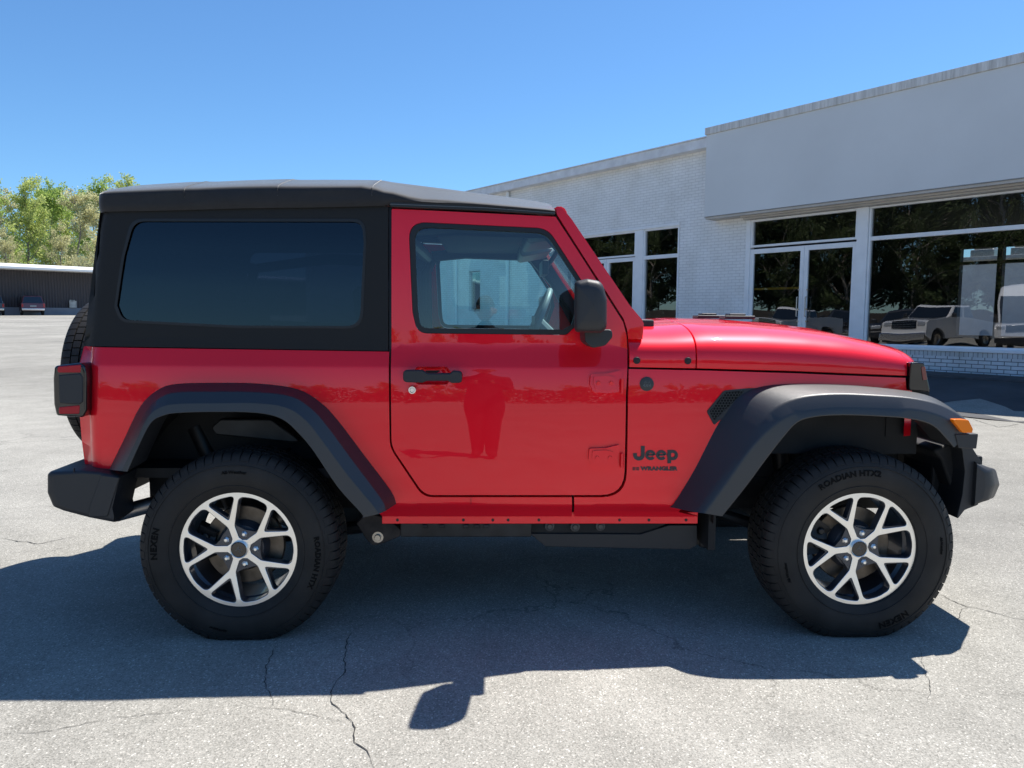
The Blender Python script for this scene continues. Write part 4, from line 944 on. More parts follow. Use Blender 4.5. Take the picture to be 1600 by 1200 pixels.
def wheel(cx_, cz_, side, rot, tr, texts, seed):
    root = None; yf = -.927
    # rim face (faces -y); windows between and inside the five forked spokes
    Rr = .236; tipr = .219; rimf = .028
    def P(r_, a): return (r_*math.cos(a), r_*math.sin(a))
    ST_ = 2*math.pi/5; outer, holes = rim_outline(rot, .0132, .106, .0080, .046, .2145, Rr, 17.6)
    me = rim_plate(outer, holes, .030, 'wheel')
    root = bpy.data.objects.new('wheel', me); root.location = (cx_, (yf+rimf-.006), cz_)
    finish(root, [ALLOY, RIMP], car, smooth=30, bevel=.0018, seg=2)
    L = lambda n_, mb, m, **k: mb.obj(n_, m, root, **k)
    w = MB(); w.lathe([(.2365, .030), (.2365, .004), (.2405, -.004), (.244, -.004), (.245, .004), (.241, .03), (.236, .05), (.212, .07), (.208, .20), (.232, .215), (.24, .23)], 96); L('rim_barrel', w, RIMP)
    o2, h2 = rim_outline(rot, .018, .114, .0100, .092, .213, .232, 17.6)
    m2 = rim_plate(o2, h2, .035, 'rim_spokes'); p2 = bpy.data.objects.new('rim_spokes', m2); p2.location = (0, .0045, 0); finish(p2, [RIMP, RIMP], root, smooth=30)
    w = MB(); w.lathe([(.0, .034), (.088, .036), (.10, .060), (.105, .09)], 48); L('hub', w, RIMP)
    for k in range(5):
        a = rot+ST_/2+k*ST_; q = P(.063, a)
        w = MB(); w.lathe([(.0, -.006), (.006, -.0055), (.0125, .001), (.0135, .010)], 6, ctr=(q[0], .010, q[1]), a0=a); w.lathe([(.0135, .010), (.0155, .013), (.016, .03)], 16, ctr=(q[0], .010, q[1])); L('lug_nut', w, ALLOY)
    w = MB(); w.lathe([(0, -.002), (.028, -.002), (.0305, .0), (.0305, .012)], 40, ctr=(0, .004, 0)); cc = L('centre_cap', w, BLKGLOSS)
    w = MB(); w.lathe([(.0305, .004), (.0305, -.002), (.032, -.003), (.034, -.001), (.0345, .012)], 48, ctr=(0, .004, 0)); 
    L('cap_ring', w, ALLOY)
    w = MB(); a = rot
    for (u, v, u2, v2) in ((-.012, -.004, -.002, .006), (-.002, .006, .004, -.001), (.004, -.001, .013, .003), (.001, -.006, .008, -.012), (-.004, .008, .002, .014)):
        d = Vector((u2-u, 0, v2-v)); n_ = Vector((-d.z, 0, d.x)).normalized()*.0014
        A_ = Vector((u, 0.0012, v)); B_ = Vector((u2, .0012, v2)); w.add([A_-n_, B_-n_, B_+n_, A_+n_], [(0, 1, 2, 3)])
    L('cap_emblem', w, BADGEL, recalc=False, smooth=0)
    w = MB(); w.lathe([(.07, .075), (.155, .075), (.158, .078), (.158, .098), (.155, .10), (.07, .10)], 64); L('brake_disc', w, ROTOR)
    w = MB()
    ca = R(168) if tr else R(176)
    for da, r0_, r1 in ((-.30, .105, .188), (.22, .105, .188)): pass
    arcs = [(.10+.0, .06), (.19, .06)]
    rows = []
    for i in range(9):
        aa = ca-.42+.84*i/8; bul = .012*math.sin(i*math.pi/4)**2
        rows.append([(.112*math.cos(aa), .10, .112*math.sin(aa)), (.112*math.cos(aa), .052+bul, .112*math.sin(aa)), (.15*math.cos(aa), .044+bul, .15*math.sin(aa)), (.19*math.cos(aa), .052+bul, .19*math.sin(aa)), (.196*math.cos(aa), .10, .196*math.sin(aa))])
    w.grid(rows); w.add(rows[0], [(0, 1, 2, 3, 4)]); w.add(rows[-1], [(0, 1, 2, 3, 4)])
    for aa in (ca-.2, ca+.2): w.lathe([(0, -.006), (.012, -.006), (.014, 0), (.014, .03)], 12, ctr=(.15*math.cos(aa), .046, .15*math.sin(aa)))
    L('brake_caliper', w, DARKM, smooth=50, bevel=.003)
    ty = tyre_mesh('tyre', root, seed); ty.location = (0, -(rimf-.006), 0)
    if texts:
        for t in texts:
            tv = MB(); vs, fs = ring_text(*t[:4], 0, None, offset=t[4], space=t[5]); tv.add(vs, fs)
            o_ = tv.obj('tyre_lettering', LETTER, root, smooth=0, recalc=False); o_.location = ty.location
    return root
rear_w = wheel(-1.23, .378, 1, R(180), False, [('NEXEN', .318, R(174), .036, .0012, 1.15), ('ROADIAN HTX', .318, R(-8), .030, .0010, 1.05), ('All-Weather', .318, R(90), .019, .0003, 1.0), ('All-Weather', .322, R(256), .014, .0003, 1.0)], 1)
front_w = wheel(1.23, .378, 1, R(186), True, [('ROADIAN HTX2', .318, R(103), .034, .0010, 1.05), ('NEXEN', .318, R(-64), .036, .0012, 1.15), ('All-Weather', .318, R(196), .017, .0003, 1.0), ('All-Weather', .32, R(4), .014, .0003, 1.0)], 2)
def copy_tree(o, parent=None):
    c = o.copy(); C.objects.link(c)
    if parent: c.parent = parent
    for ch in list(o.children): copy_tree(ch, c)
    return c
for src in (rear_w, front_w):
    c = copy_tree(src, car); c.rotation_euler = (0, 0, math.pi); c.location = (src.location.x, -src.location.y, src.location.z)
# spare on the tailgate
ty = tyre_mesh('spare_tyre', car, 5, squash=False)
sx_ = -2.235
ty.location = (sx_, .06, .985); ty.rotation_euler = (0, 0, -math.pi/2)
w = MB(); w.lathe([(0, .02), (.05, .02), (.19, .05), (.215, .03), (.235, .015)], 40); o_ = w.obj('spare_rim', RIMP, ty)

# ---- underbody
w = MB()
for s in (-1, 1):
    w.box((-1.75, s*.50, .44), (1.75, s*.42, .58)); w.box((1.45, s*.50, .50), (1.95, s*.40, .62))
w.box((-.62, -.735, .378), (-.075, -.70, .455)); w.box((-.62, .70, .395), (.35, .735, .455)); 
for x in (-1.7, -.9, -.3, .4, 1.5): w.box((x, -.42, .46), (x+.10, .42, .54))
for px in (664, 690, 728, 745, 760): 
    q = onY(px, 822, -.735); w.box((q.x-.012, -.742, q.z-.008), (q.x+.012, -.735, q.z+.008))
w.obj('chassis_frame', DARKM, car, smooth=0, bevel=.006)
A = [onY(a, b, -.66) for a, b in rp([(819, 818), (1060, 818), (1040, 827), (1020, 832), (840, 832), (828, 824)])]
w = MB()
P = [onY(a, b, -.67) for a, b in rp([(817, 819), (830, 832, 3), (1000, 833, 3), (1044, 819), (1088, 819), (1088, 850, 5), (1076, 857, 4), (852, 852.5, 5), (829, 834, 4)])]
w.prism([(p.x, p.z) for p in P], -.685, -.30); sk = w.obj('skid_plate', PLASTIC, car, bevel=.006)
P = [onY(a, b, -.66) for a, b in ((825, 816), (1042, 816), (1002, 834), (832, 834))]
w = MB(); w.prism([(p.x, p.z) for p in P], -.675, -.5); w.obj('skid_recess', DARK, sk)
w = MB()
for px, py in ((859, 823), (899, 824), (938.5, 823)):
    q = onY(px, py, -.69); w.lathe([(0, -.004), (.010, -.004), (.013, 0), (.020, .002), (.022, .02)], 14, ctr=(q.x, -.688, q.z))
w.obj('skid_bolt', mat('dull_bolt', (.10, .10, .10), .5, metal=.6), sk)
w = MB(); P = [onY(a, b, -.55) for a, b in ((1088, 818), (1104, 816), (1107, 848), (1098, 852), (1088, 850))]; w.prism([(p.x, p.z) for p in P], -.60, -.3); w.obj('skid_end', DARKM, car, bevel=.008)
# control arm bracket ahead of the rear wheel
P = [onY(a, b, -.60) for a, b in rp([(560, 812), (578, 795), (612, 806), (630, 823, 3), (628, 832, 4), (604, 842, 8), (586, 847, 8), (575, 836, 4)])]
w = MB(); w.prism([(p.x, p.z) for p in P], -.66, -.52); br = w.obj('arm_bracket', mat('rusty_bracket', (.045, .035, .03), .7, vary=.5, vscale=20), car, bevel=.005)
q = onY(590, 840, -.67); w = MB(); w.lathe([(0, -.012), (.012, -.012), (.014, -.008), (.014, 0), (.024, .0), (.026, .02)], 12, ctr=(q.x, -.665, q.z)); w.obj('bracket_bolt', STEEL, br)
w = MB()
for s in (-1, 1):
    w.tube([(-.62, s*.58, .40), (-1.15, s*.55, .33)], .028, 10); w.tube([(1.23-.5, s*.45, .42), (1.20, s*.52, .30)], .026, 10)
    w.tube([(-1.35, s*.50, .35), (-1.55, s*.47, .80)], [.03, .04], 12); w.tube([(1.10, s*.50, .35), (1.02, s*.5, .95)], [.032, .045], 12)
    pts = [(-1.18+.055*math.cos(t*.55), s*.46+.055*math.sin(t*.55), .42+t*.0042) for t in range(70)]; w.tube(pts, .008, 6)
    pts = [(1.23+.055*math.cos(t*.55), s*.50+.055*math.sin(t*.55), .42+t*.0052) for t in range(80)]; w.tube(pts, .008, 6)
w.obj('suspension', DARKM, car)
w = MB()
for x in (-1.23, 1.23):
    w.tube([(x, -.74, .378), (x, .74, .378)], .045, 14)
    w.lathe([(0, -.14), (.10, -.12), (.15, -.03), (.15, .03), (.10, .12), (0, .14)], 20, ctr=(x, .0 if x < 0 else .25, .36))
w.obj('axle', DARKM, car)
E1 = onY(182, 803, -.64); E2 = onY(234, 789, -.64)
w = MB(); w.tube([(E1.x, -.64, E1.z), (E2.x, -.64, E2.z), (E2.x+.25, -.58, E2.z+.03)], .033, 20, caps=False); w.tube([(E1.x+.002, -.64, E1.z+.0008), (E2.x, -.64, E2.z)], .030, 20, caps=False); w.box((E2.x+.2, -.46, .42), (-.95, -.05, .60), rot=None); w.obj('exhaust', EXH, car)
w = MB(); w.box((-1.74, -.48, .46), (-1.38, .50, .63)); w.obj('muffler', DARKM, car, bevel=.05, seg=3)
w = MB(); w.tube([(1.48, -.60, .62), (1.46, -.42, .60), (1.4, .4, .60)], .018, 8); w.box((1.36, -.52, .62), (1.47, -.42, .92)); w.box((1.50, -.45, .60), (1.62, .45, .80)); w.obj('steering_linkage', DARK, car, bevel=.006)
w = MB()
for s in (-1, 1): w.box((.66, s*.48, .33), (.69, s*.765, .78))
w.obj('well_sun_shield', DARK, car, smooth=0)  # panels added to stop sun reaching the ground past the wheel wells
w = MB(); w.box((.45, -.42, .50), (1.42, .42, .98)); w.obj('engine_block', DARK, car, bevel=.03)
w = MB(); w.box((-.55, -.20, .34), (.95, .22, .56)); w.box((.55, .2, .30), (1.0, .42, .5)); w.obj('gearbox', DARK, car, bevel=.04)
w = MB()
P = [onY(a, b, -.70) for a, b in rp([(1448, 700, 8), (1478, 690, 10), (1500, 730), (1496, 790), (1485, 800), (1478, 760, 20), (1462, 715, 12)])]
w.prism([(p.x, p.z) for p in P], -.74, .74); w.obj('air_dam', DARK, car, bevel=.01)
w = MB()
for s in (-1, 1): w.box((1.44, s*.665, .795), (1.62, s*.60, 1.0))
w.obj('inner_fender', DARK, car, smooth=0)
w = MB()
for s in (-1, 1): w.box((1.66, s*.42, .52), (1.88, s*.655, .71))
w.obj('bumper_sun_block', DARK, car, smooth=0, bevel=.01)  # hidden boxes added to block sun and fill the front end's ground shadow

# ---- interior
def seat(y, x=-.45):
    w = MB()
    P1 = rp([(x-.02, .78, .05), (x+.46, .80, .06), (x+.50, .92, .06), (x+.42, .95, .04), (x+.05, .90, .05)]); w.prism(P1, y-.24, y+.24)
    P2 = rp([(x-.04, .86, .04), (x+.10, .88, .04), (x-.10, 1.42, .06), (x-.22, 1.42, .05), (x-.16, .95, .05)]); w.prism(P2, y-.23, y+.23)
    o_ = w.obj('seat', SEAT, car, bevel=.035, seg=3)
    w = MB(); w.prism(rp([(x-.15, 1.45, .03), (x-.07, 1.46, .03), (x-.10, 1.62, .04), (x-.17, 1.62, .04)]), y-.11, y+.11); w.obj('headrest', SEAT, o_, bevel=.03, seg=3)
    w = MB(); w.tube([(x-.14, y-.05, 1.40), (x-.13, y-.05, 1.48)], .006, 6); w.tube([(x-.14, y+.05, 1.40), (x-.13, y+.05, 1.48)], .006, 6); w.obj('headrest_post', CHROME, o_)
seat(-.38, -.62); seat(.38, -.62)
w = MB(); w.prism(rp([(.05, .75, .03), (.36, .75), (.36, 1.19, .03), (.22, 1.20, .05), (.10, 1.12, .05), (.06, .95, .05)]), -.70, .70); ds = w.obj('dashboard', DASH, car, bevel=.02)
w = MB(); w.box((.09, -.12, 1.05), (.12, .12, 1.19)); w.obj('screen', BLKGLOSS, ds, bevel=.008)
w = MB()
for y in (-.55, -.2, .2, .6): w.lathe([(.0, 0), (.035, 0), (.04, .02)], 16, ctr=(.09, y, 1.02))
w.box((.05, -.68, .98), (.085, .68, 1.0)); w.obj('dash_trim', GREYTRIM, ds)
w = MB(); cxs, cys, czs = .005, .38, 1.27; pts = []
for t in range(37):
    a = t*2*math.pi/36; pts.append((cxs+.185*math.sin(a)*.38, cys+.185*math.cos(a), czs+.185*math.sin(a)*.92))
w.tube(pts, .016, 10, caps=False); w.tube([(.16, cys, 1.12), (cxs, cys, czs)], .035, 10); w.box((cxs-.02, cys-.16, czs-.02), (cxs, cys+.16, czs+.03)); w.obj('steering_wheel', GREYTRIM, car)
w = MB()
for s in (-1, 1):
    w.tube([(-.62, s*.66, .7), (-.63, s*.65, 1.55), (-.58, s*.63, 1.64), (-.4, s*.62, 1.66), (-.02, s*.63, 1.65), (.12, s*.64, 1.50), (.30, s*.68, 1.18)], .032, 10)
    w.tube([(-.63, s*.64, 1.60), (-1.2, s*.64, 1.62), (-1.62, s*.63, 1.56), (-1.72, s*.64, 1.15)], .032, 10)
w.tube([(-.62, -.64, 1.63), (-.62, .64, 1.63)], .032, 10); w.tube([(-1.62, -.63, 1.56), (-1.62, .63, 1.56)], .03, 10); w.obj('roll_bar', SEAL, car)
w = MB(); w.box((-.50, -.60, 1.655), (-.05, .60, 1.67)); w.box((-1.6, -.6, 1.66), (-.7, .6, 1.67)); w.obj('headliner', HEADL, car, smooth=0, bevel=.01)
w = MB(); w.prism(rp([(-.10, 1.60, .03), (.06, 1.63, .02), (.07, 1.65), (-.10, 1.66)]), -.58, -.12); w.prism(rp([(-.10, 1.60, .03), (.06, 1.63, .02), (.07, 1.65), (-.10, 1.66)]), .12, .58); w.obj('sun_visor', GREYTRIM, car, bevel=.01)
w = MB(); w.box((.0, -.12, 1.50), (.03, .12, 1.57)); w.tube([(.03, 0, 1.54), (.08, 0, 1.62)], .012, 8); w.obj('rear_view_mirror', SEAL, car, bevel=.012)
w = MB(); w.prism(rp([(-1.55, .66), (-1.0, .66), (-.98, .98, .05), (-1.08, 1.0, .04)]), -.45, .45); w.prism(rp([(-1.52, .9), (-1.40, .9), (-1.50, 1.36, .05), (-1.62, 1.36, .05)]), -.48, .48); w.obj('rear_seat', SEAT, car, bevel=.03)

# ---- badges and writing
def side_text(s, px, py, size, name, m, depth=.0015, offset=0, sx=1, space=1, align='CENTER'):
    vs, fs = text_geo(s, size, depth, offset, 4, align=align, space=space); c = onS(px, py, Sb); out = []
    for v in vs:
        x, z = c[0]+v.x*sx, c[1]+v.y; out.append((x, Sb(x, z)-.0015-(v.z+depth), z))
    return mesh_obj(name, out, fs, m, car, smooth=0)
def arc(cx_, cz_, rx, rz, a0, a1, n=14): return [(cx_+rx*math.cos(R(a0+(a1-a0)*i/n)), cz_-rz*math.sin(R(a0+(a1-a0)*i/n))) for i in range(n+1)]
w = MB()
def stroke(pts, wd):                                            # photo-pixel centre line -> raised bar following the body side
    P = [onS(a, b, Sb) for a, b in pts]; hw_ = wd/2*.00258; n = len(P); L_, R_ = [], []
    for i in range(n):
        d = Vector((P[min(i+1, n-1)][0]-P[max(i-1, 0)][0], P[min(i+1, n-1)][1]-P[max(i-1, 0)][1])).normalized(); q = Vector((-d.y, d.x))*hw_
        L_.append((P[i][0]+q.x, P[i][1]+q.y)); R_.append((P[i][0]-q.x, P[i][1]-q.y))
    up, lo = .0032, -.001
    rows = [[(a[0], Sb(*a)-lo, a[1]), (a[0], Sb(*a)-up, a[1]), (b[0], Sb(*b)-up, b[1]), (b[0], Sb(*b)-lo, b[1])] for a, b in zip(L_, R_)]
    w.grid(rows); w.add(rows[0], [(0, 1, 2, 3)]); w.add(rows[-1], [(0, 1, 2, 3)])
stroke([(1004.3, 696.8), (1004.3, 711)] + arc(998.2, 711, 6.1, 5.6, 0, -180) + [(992.1, 708)], 6)
for ex in (1016.2, 1033.2): stroke([(ex-4.6, 710.6), (ex+5.2, 710.6)], 2.8); stroke(arc(ex, 711, 5.9, 5.7, 0, 325, 26), 4.5)
stroke([(1045.6, 703), (1045.6, 723.8)], 5.6); stroke(arc(1050.6, 711, 6.2, 5.8, 0, 359.9, 28), 4.8)
w.obj('script_badge', BADGE, car, smooth=0)
side_text('WRANGLER', 1029.5, 732.3, .0215, 'model_lettering', BADGE, .0005, .0013, 1.22, 1.06)
w = MB(); c = onS(992.5, 732.3, Sb)
for i, (dx, ww) in enumerate(((-.011, .012), (.004, .012))):
    for k in range(3): w.box((c[0]+dx, Sb(*c)-.0022, c[1]-.0062+k*.0048), (c[0]+dx+ww, Sb(*c)-.001, c[1]-.0034+k*.0048))
w.obj('flag_decal', BADGE, car, smooth=0)
c = onS(1010.5, 600, Sb); yb = Sb(*c)
w = MB(); w.lathe([(0, -.004), (.0255, -.004), (.0285, -.0025), (.029, .004)], 40, ctr=(c[0], yb, c[1])); rb_ = w.obj('round_badge', BADGE, car)
vs, fs = text_geo('4X4', .019, .0004, .0004, 3); mesh_obj('badge_relief', [(c[0]+v.x+v.y*.2, yb-.0045-v.z, c[1]-.006+v.y) for v in vs], fs, BADGEL, rb_, smooth=0)
w = MB()
for k in range(7):
    a = -.011+k*.0036; w.add([(c[0]+a-.0016, yb-.0046, c[1]+.006), (c[0]+a+.0016, yb-.0046, c[1]+.006), (c[0]+a, yb-.0046, c[1]+.011+.004*math.sin(k*1.1))], [(0, 1, 2)])
w.obj('badge_peaks', BADGEL, rb_, recalc=False, smooth=0)
# fender vent
VO = [(1104, 643, 5), (1131, 610, 9), (1170, 606.5, 3), (1186, 606, 2), (1150, 635), (1115.5, 664, 2)]
VI = [(1108, 643, 4), (1133, 612.5, 8), (1163, 610), (1146, 628), (1115.5, 657, 2)]
vp = panel('fender_vent', PLASTIC, car, px2(VO), Sb, holes=[px2(VI)], th=.012, bevel=.002, off=.004, far=True)
for k, o_ in enumerate(vp):
    q = panel('vent_backing', VOID, o_, px2(VI), Sb, th=0, bevel=0, off=.0015); bpy.data.objects.remove(q[1-k])
VIp = px2(VI)
def inside(p, poly):
    c_ = False
    for i in range(len(poly)):
        (x1_, y1_), (x2_, y2_) = poly[i-1], poly[i]
        if (y1_ > p[1]) != (y2_ > p[1]) and p[0] < (x2_-x1_)*(p[1]-y1_)/(y2_-y1_)+x1_: c_ = not c_
    return c_
w = MB(); xa, xb, za, zb_ = min(p[0] for p in VIp), max(p[0] for p in VIp), min(p[1] for p in VIp), max(p[1] for p in VIp)
st = .0125; row = 0; z = za
while z < zb_:
    x = xa+(st/2 if row % 2 else 0)
    while x < xb:
        if inside((x, z), VIp):
            for a in (90, 210, 330):
                dx, dz = math.cos(R(a))*st*.56, math.sin(R(a))*st*.56
                n_ = Vector((-dz, 0, dx)).normalized()*.0011; A_ = Vector((x, Sb(x, z)-.0045, z)); B_ = A_+Vector((dx, 0, dz))
                w.add([A_-n_, B_-n_, B_+n_, A_+n_], [(0, 1, 2, 3)])
        x += st
    z += st*.86; row += 1
w.obj('vent_mesh', BADGE, vp[0], recalc=False, smooth=0)


# ================================================================== other vehicles
WHITEP = mat('white_paint', (.72, .72, .73), .35, coat=1); MAROON = mat('maroon_paint', (.085, .006, .018), .35, coat=1); DGREY = mat('dark_grey_paint', (.02, .021, .025), .35, coat=1)
VGLASS = mat('dark_car_glass', (.01, .012, .014), .05, coat=1); VLAMP = mat('clear_lamp', (.6, .62, .65), .1, metal=.5, coat=1); VRED = mat('tail_red', (.3, .01, .015), .2, coat=1)
def vehicle(name, label, cat_, loc, rz, paint, L_, W_, H_, belt, low, cab, nose, wheels, kind, group=None):
    """low: (x, z) outline of the lower body; cab: x0, x1 at belt and x2, x3 at roof"""
    t = thing(name, label, cat_, loc, rz, group); w = MB(); w.prism(low, -W_/2, W_/2); b = w.obj('body', paint, t, bevel=.10, seg=4)
    x0, x1, x2, x3 = cab; wb, wt_ = W_/2-.04, W_/2-(.22 if kind != 'van' else .12); zr = H_
    def fr(a0, a1, a2, a3, z0, z1, w0, w1, nm, m, **k):
        q = MB(); q.add([(a0, -w0, z0), (a1, -w0, z0), (a1, w0, z0), (a0, w0, z0), (a2, -w1, z1), (a3, -w1, z1), (a3, w1, z1), (a2, w1, z1)], [(0, 1, 2, 3), (4, 5, 6, 7), (0, 1, 5, 4), (1, 2, 6, 5), (2, 3, 7, 6), (3, 0, 4, 7)])
        return q.obj(nm, m, t, **k)
    fr(x0, x1, x2, x3, belt-.03, zr, wb, wt_, 'cab', paint, bevel=.11, seg=4)
    def gx(z, side): f = (z-belt)/(zr-belt); return (x0+(x2-x0)*f if side == 0 else x1+(x3-x1)*f)
    def gy(z): f = (z-belt+.03)/(zr-belt+.03); return wb+(wt_-wb)*f
    za, zb2 = belt+.03, (zr-.10 if kind != 'van' else belt+.85)
    w = MB(); o1 = .012
    w.add([(gx(za, 1)+o1, -gy(za)+.10, za), (gx(za, 1)+o1, gy(za)-.10, za), (gx(zb2, 1)+o1, gy(zb2)-.10, zb2), (gx(zb2, 1)+o1, -gy(zb2)+.10, zb2)], [(0, 1, 2, 3)]); w.obj('windscreen', VGLASS, t, smooth=0, recalc=False)
    if kind != 'van':
        w = MB(); w.add([(gx(za, 0)-o1, -gy(za)+.10, za), (gx(za, 0)-o1, gy(za)-.10, za), (gx(zb2, 0)-o1, gy(zb2)-.10, zb2), (gx(zb2, 0)-o1, -gy(zb2)+.10, zb2)], [(0, 1, 2, 3)]); w.obj('rear_window', VGLASS, t, smooth=0, recalc=False)
    spans = ((.06, .47), (.53, .94)) if kind != 'van' else ((.74, .96),)
    for s_ in (-1, 1):
        for f0, f1 in spans:
            w = MB(); P = []
            for f, z in ((f0, za), (f1, za), (f1, zb2), (f0, zb2)): xx = gx(z, 0)+(gx(z, 1)-gx(z, 0))*f; P.append((xx, s_*(gy(z)+.008), z))
            w.add(P, [(0, 1, 2, 3)]); w.obj('window', VGLASS, t, smooth=0, recalc=False)
        w = MB(); mx_ = gx(za, 1)-.15; w.box((mx_-.06, s_*(W_/2), belt+.0), (mx_+.04, s_*(W_/2+.2), belt+.24)); w.obj('mirror', DGREY, t, bevel=.03)
        w = MB(); w.box((nose-.06, s_*(W_/2-.08), belt-.32), (nose+.015, s_*(W_/2-.42), belt-.14)); w.obj('headlight', VLAMP, t, bevel=.03, seg=3)
        tl_ = low[0][0]; w = MB(); w.box((tl_-.015, s_*(W_/2-.02), belt-.38), (tl_+.05, s_*(W_/2-.18), belt-.05)); w.obj('tail_light', VRED, t, bevel=.01)
    w = MB(); w.box((nose-.05, -W_/2+.45, belt-.42), (nose+.02, W_/2-.45, belt-.10)); w.obj('grille', BLKGLOSS, t, bevel=.02)
    if kind == 'pickup':
        w = MB()
        for zz in (belt-.17, belt-.26, belt-.35): w.box((nose-.02, -W_/2+.47, zz-.012), (nose+.032, W_/2-.47, zz+.012))
        w.obj('grille_bars', CHROME, t, smooth=0)
    w = MB(); w.box((nose-.2, -W_/2+.10, .34), (nose+.05, W_/2-.10, .46)); w.obj('valance', DGREY, t, bevel=.03)
    w = MB(); w.box((nose-.1, -W_/2+.02, .42), (nose+.10, W_/2-.02, .68)); w.obj('front_bumper', CHROME if kind == 'pickup' else DGREY, t, bevel=.03)
    w = MB(); w.box((low[0][0]-.10, -W_/2+.05, .45), (low[0][0]+.1, W_/2-.05, .64)); w.obj('rear_bumper', CHROME if kind != 'van' else DGREY, t, bevel=.03)
    if kind == 'pickup':
        w = MB(); w.box((low[0][0]+.08, -W_/2+.12, belt-.08), (x0-.08, W_/2-.12, belt+.012)); w.obj('cargo_bed', BLKGLOSS, t)
    if kind == 'suv':
        w = MB(); w.box((low[0][0]-.012, -.26, .78), (low[0][0]+.02, .26, .93)); w.obj('number_plate', GREYTRIM, t)
    for wx in wheels:
        for s_ in (-1, 1):
            w = MB(); w.lathe([(.22, -.11), (.34, -.115), (.375, -.09), (.385, 0), (.375, .09), (.34, .115), (.22, .11)], 28, ctr=(wx, s_*(W_/2-.12), .385)); wh = w.obj('wheel', RUBBER, t)
            w = MB(); yy = s_*(W_/2-.12); w.lathe([(.0, s_*.06), (.07, s_*.06), (.08, s_*.03), (.2, s_*.05), (.225, s_*.10), (.225, 0)], 24, ctr=(wx, yy, .385)); w.obj('rim', STEEL, wh)
    return t
def arch(cx_, r_=.46, z0=.38, n=9): return [(cx_+r_*math.cos(R(180-180*i/n)), z0+r_*math.sin(R(180-180*i/n))) for i in range(n+1)]
PK = [(-2.95, .50), (-2.22, .42)] + arch(-1.75)[::1] + [(-1.25, .38), (1.40, .38)] + arch(1.90) + [(2.42, .42), (2.85, .55), (2.88, 1.12), (2.70, 1.22), (1.15, 1.30), (-2.95, 1.30)]
def pickup(label, x, y, rz, paint, group=None): return vehicle('pickup_truck', label, 'pickup truck', (x, y, gz(y, x)), rz, paint, 5.8, 2.0, 1.97, 1.29, PK, (-1.35, 1.25, -1.1, .45), 2.88, (-1.75, 1.9), 'pickup', group)
SV = [(-2.5, .50), (-2.1, .40)] + arch(-1.5) + [(-1.0, .36), (.95, .36)] + arch(1.45) + [(1.95, .40), (2.45, .5), (2.50, .95), (2.3, 1.08), (1.1, 1.14), (-2.45, 1.14)]
def suv(label, x, y, rz, paint, name='suv', group=None): return vehicle(name, label, 'suv', (x, y, gz(y, x)), rz, paint, 5, 1.95, 1.85, 1.12, SV, (-2.42, 1.15, -2.15, .45), 2.5, (-1.5, 1.45), 'suv', group)
VN = [(-3.0, .45), (-2.5, .36)] + arch(-1.9) + [(-1.4, .34), (1.55, .34)] + arch(2.05) + [(2.55, .40), (2.95, .5), (2.98, 1.0), (2.75, 1.20), (2.2, 1.32), (-3.0, 1.32)]
def van(label, x, y, rz): return vehicle('cargo_van', label, 'van', (x, y, gz(y, x)), rz, WHITEP, 6, 2.05, 2.6, 1.30, VN, (-3.0, 2.35, -2.95, 1.25), 2.98, (-1.9, 2.05), 'van')
p = atT(47, 480, 74); a_ = math.atan2(p.y-CAM.y, p.x-CAM.x)
suv('maroon suv seen from behind, parked in front of the dark shed', p.x, p.y, a_+R(6), MAROON)
p = atT(0, 482, 72); suv('dark vehicle cut off by the left edge of the photo beside the maroon suv', p.x-.75, p.y, a_+R(2), DGREY)
pickup('white pickup truck facing the showroom beside the white van', -15.6, 4.0, R(42), WHITEP)
van('white high-roof cargo van facing the showroom glass', -11.6, 1.6, R(24))
pickup('white pickup truck parked farther back on the lot', -24.5, 9.6, R(36), WHITEP)
suv('dark suv behind the white pickup trucks', -24, 4.0, R(20), DGREY); suv('dark suv parked at the west end of the lot', -31, .5, R(12), DGREY); pickup('dark grey pickup truck at the west end of the lot', -32, 6.0, R(10), DGREY); pickup('maroon pickup truck near the west fence', -33, 13, R(0), MAROON)

# ================================================================== the photographer, mirrored in the door and its window
def skinned(name, pts, edges, root, m, parent, sub=2):
    me = bpy.data.meshes.new(name); me.from_pydata([p[:3] for p in pts], edges, []); o = bpy.data.objects.new(name, me); C.objects.link(o)
    bpy.context.view_layer.objects.active = o; md = o.modifiers.new('skin', 'SKIN'); md.use_smooth_shade = True
    if not me.skin_vertices: me.attributes.new  # layer is made with the modifier
    for v, p in zip(me.skin_vertices[0].data, pts): v.radius = (p[3], p[4] if len(p) > 4 else p[3])
    me.skin_vertices[0].data[root].use_root = True
    s_ = o.modifiers.new('sub', 'SUBSURF'); s_.levels = sub; s_.render_levels = sub
    me.materials.append(m); o.parent = parent; return o
per = thing('person', 'person in dark clothes and grey cap holding up a phone, mirrored in the door window', 'person', (-.30, -4.28, .01), 0)
JKT = mat('dark_jacket', (.015, .017, .025), .8, bump=.3, bscale=40); JNS = mat('blue_jeans', (.04, .06, .11), .85); SKIN = mat('skin', (.50, .29, .20), .5); CAPM = mat('grey_cap', (.10, .095, .09), .8)
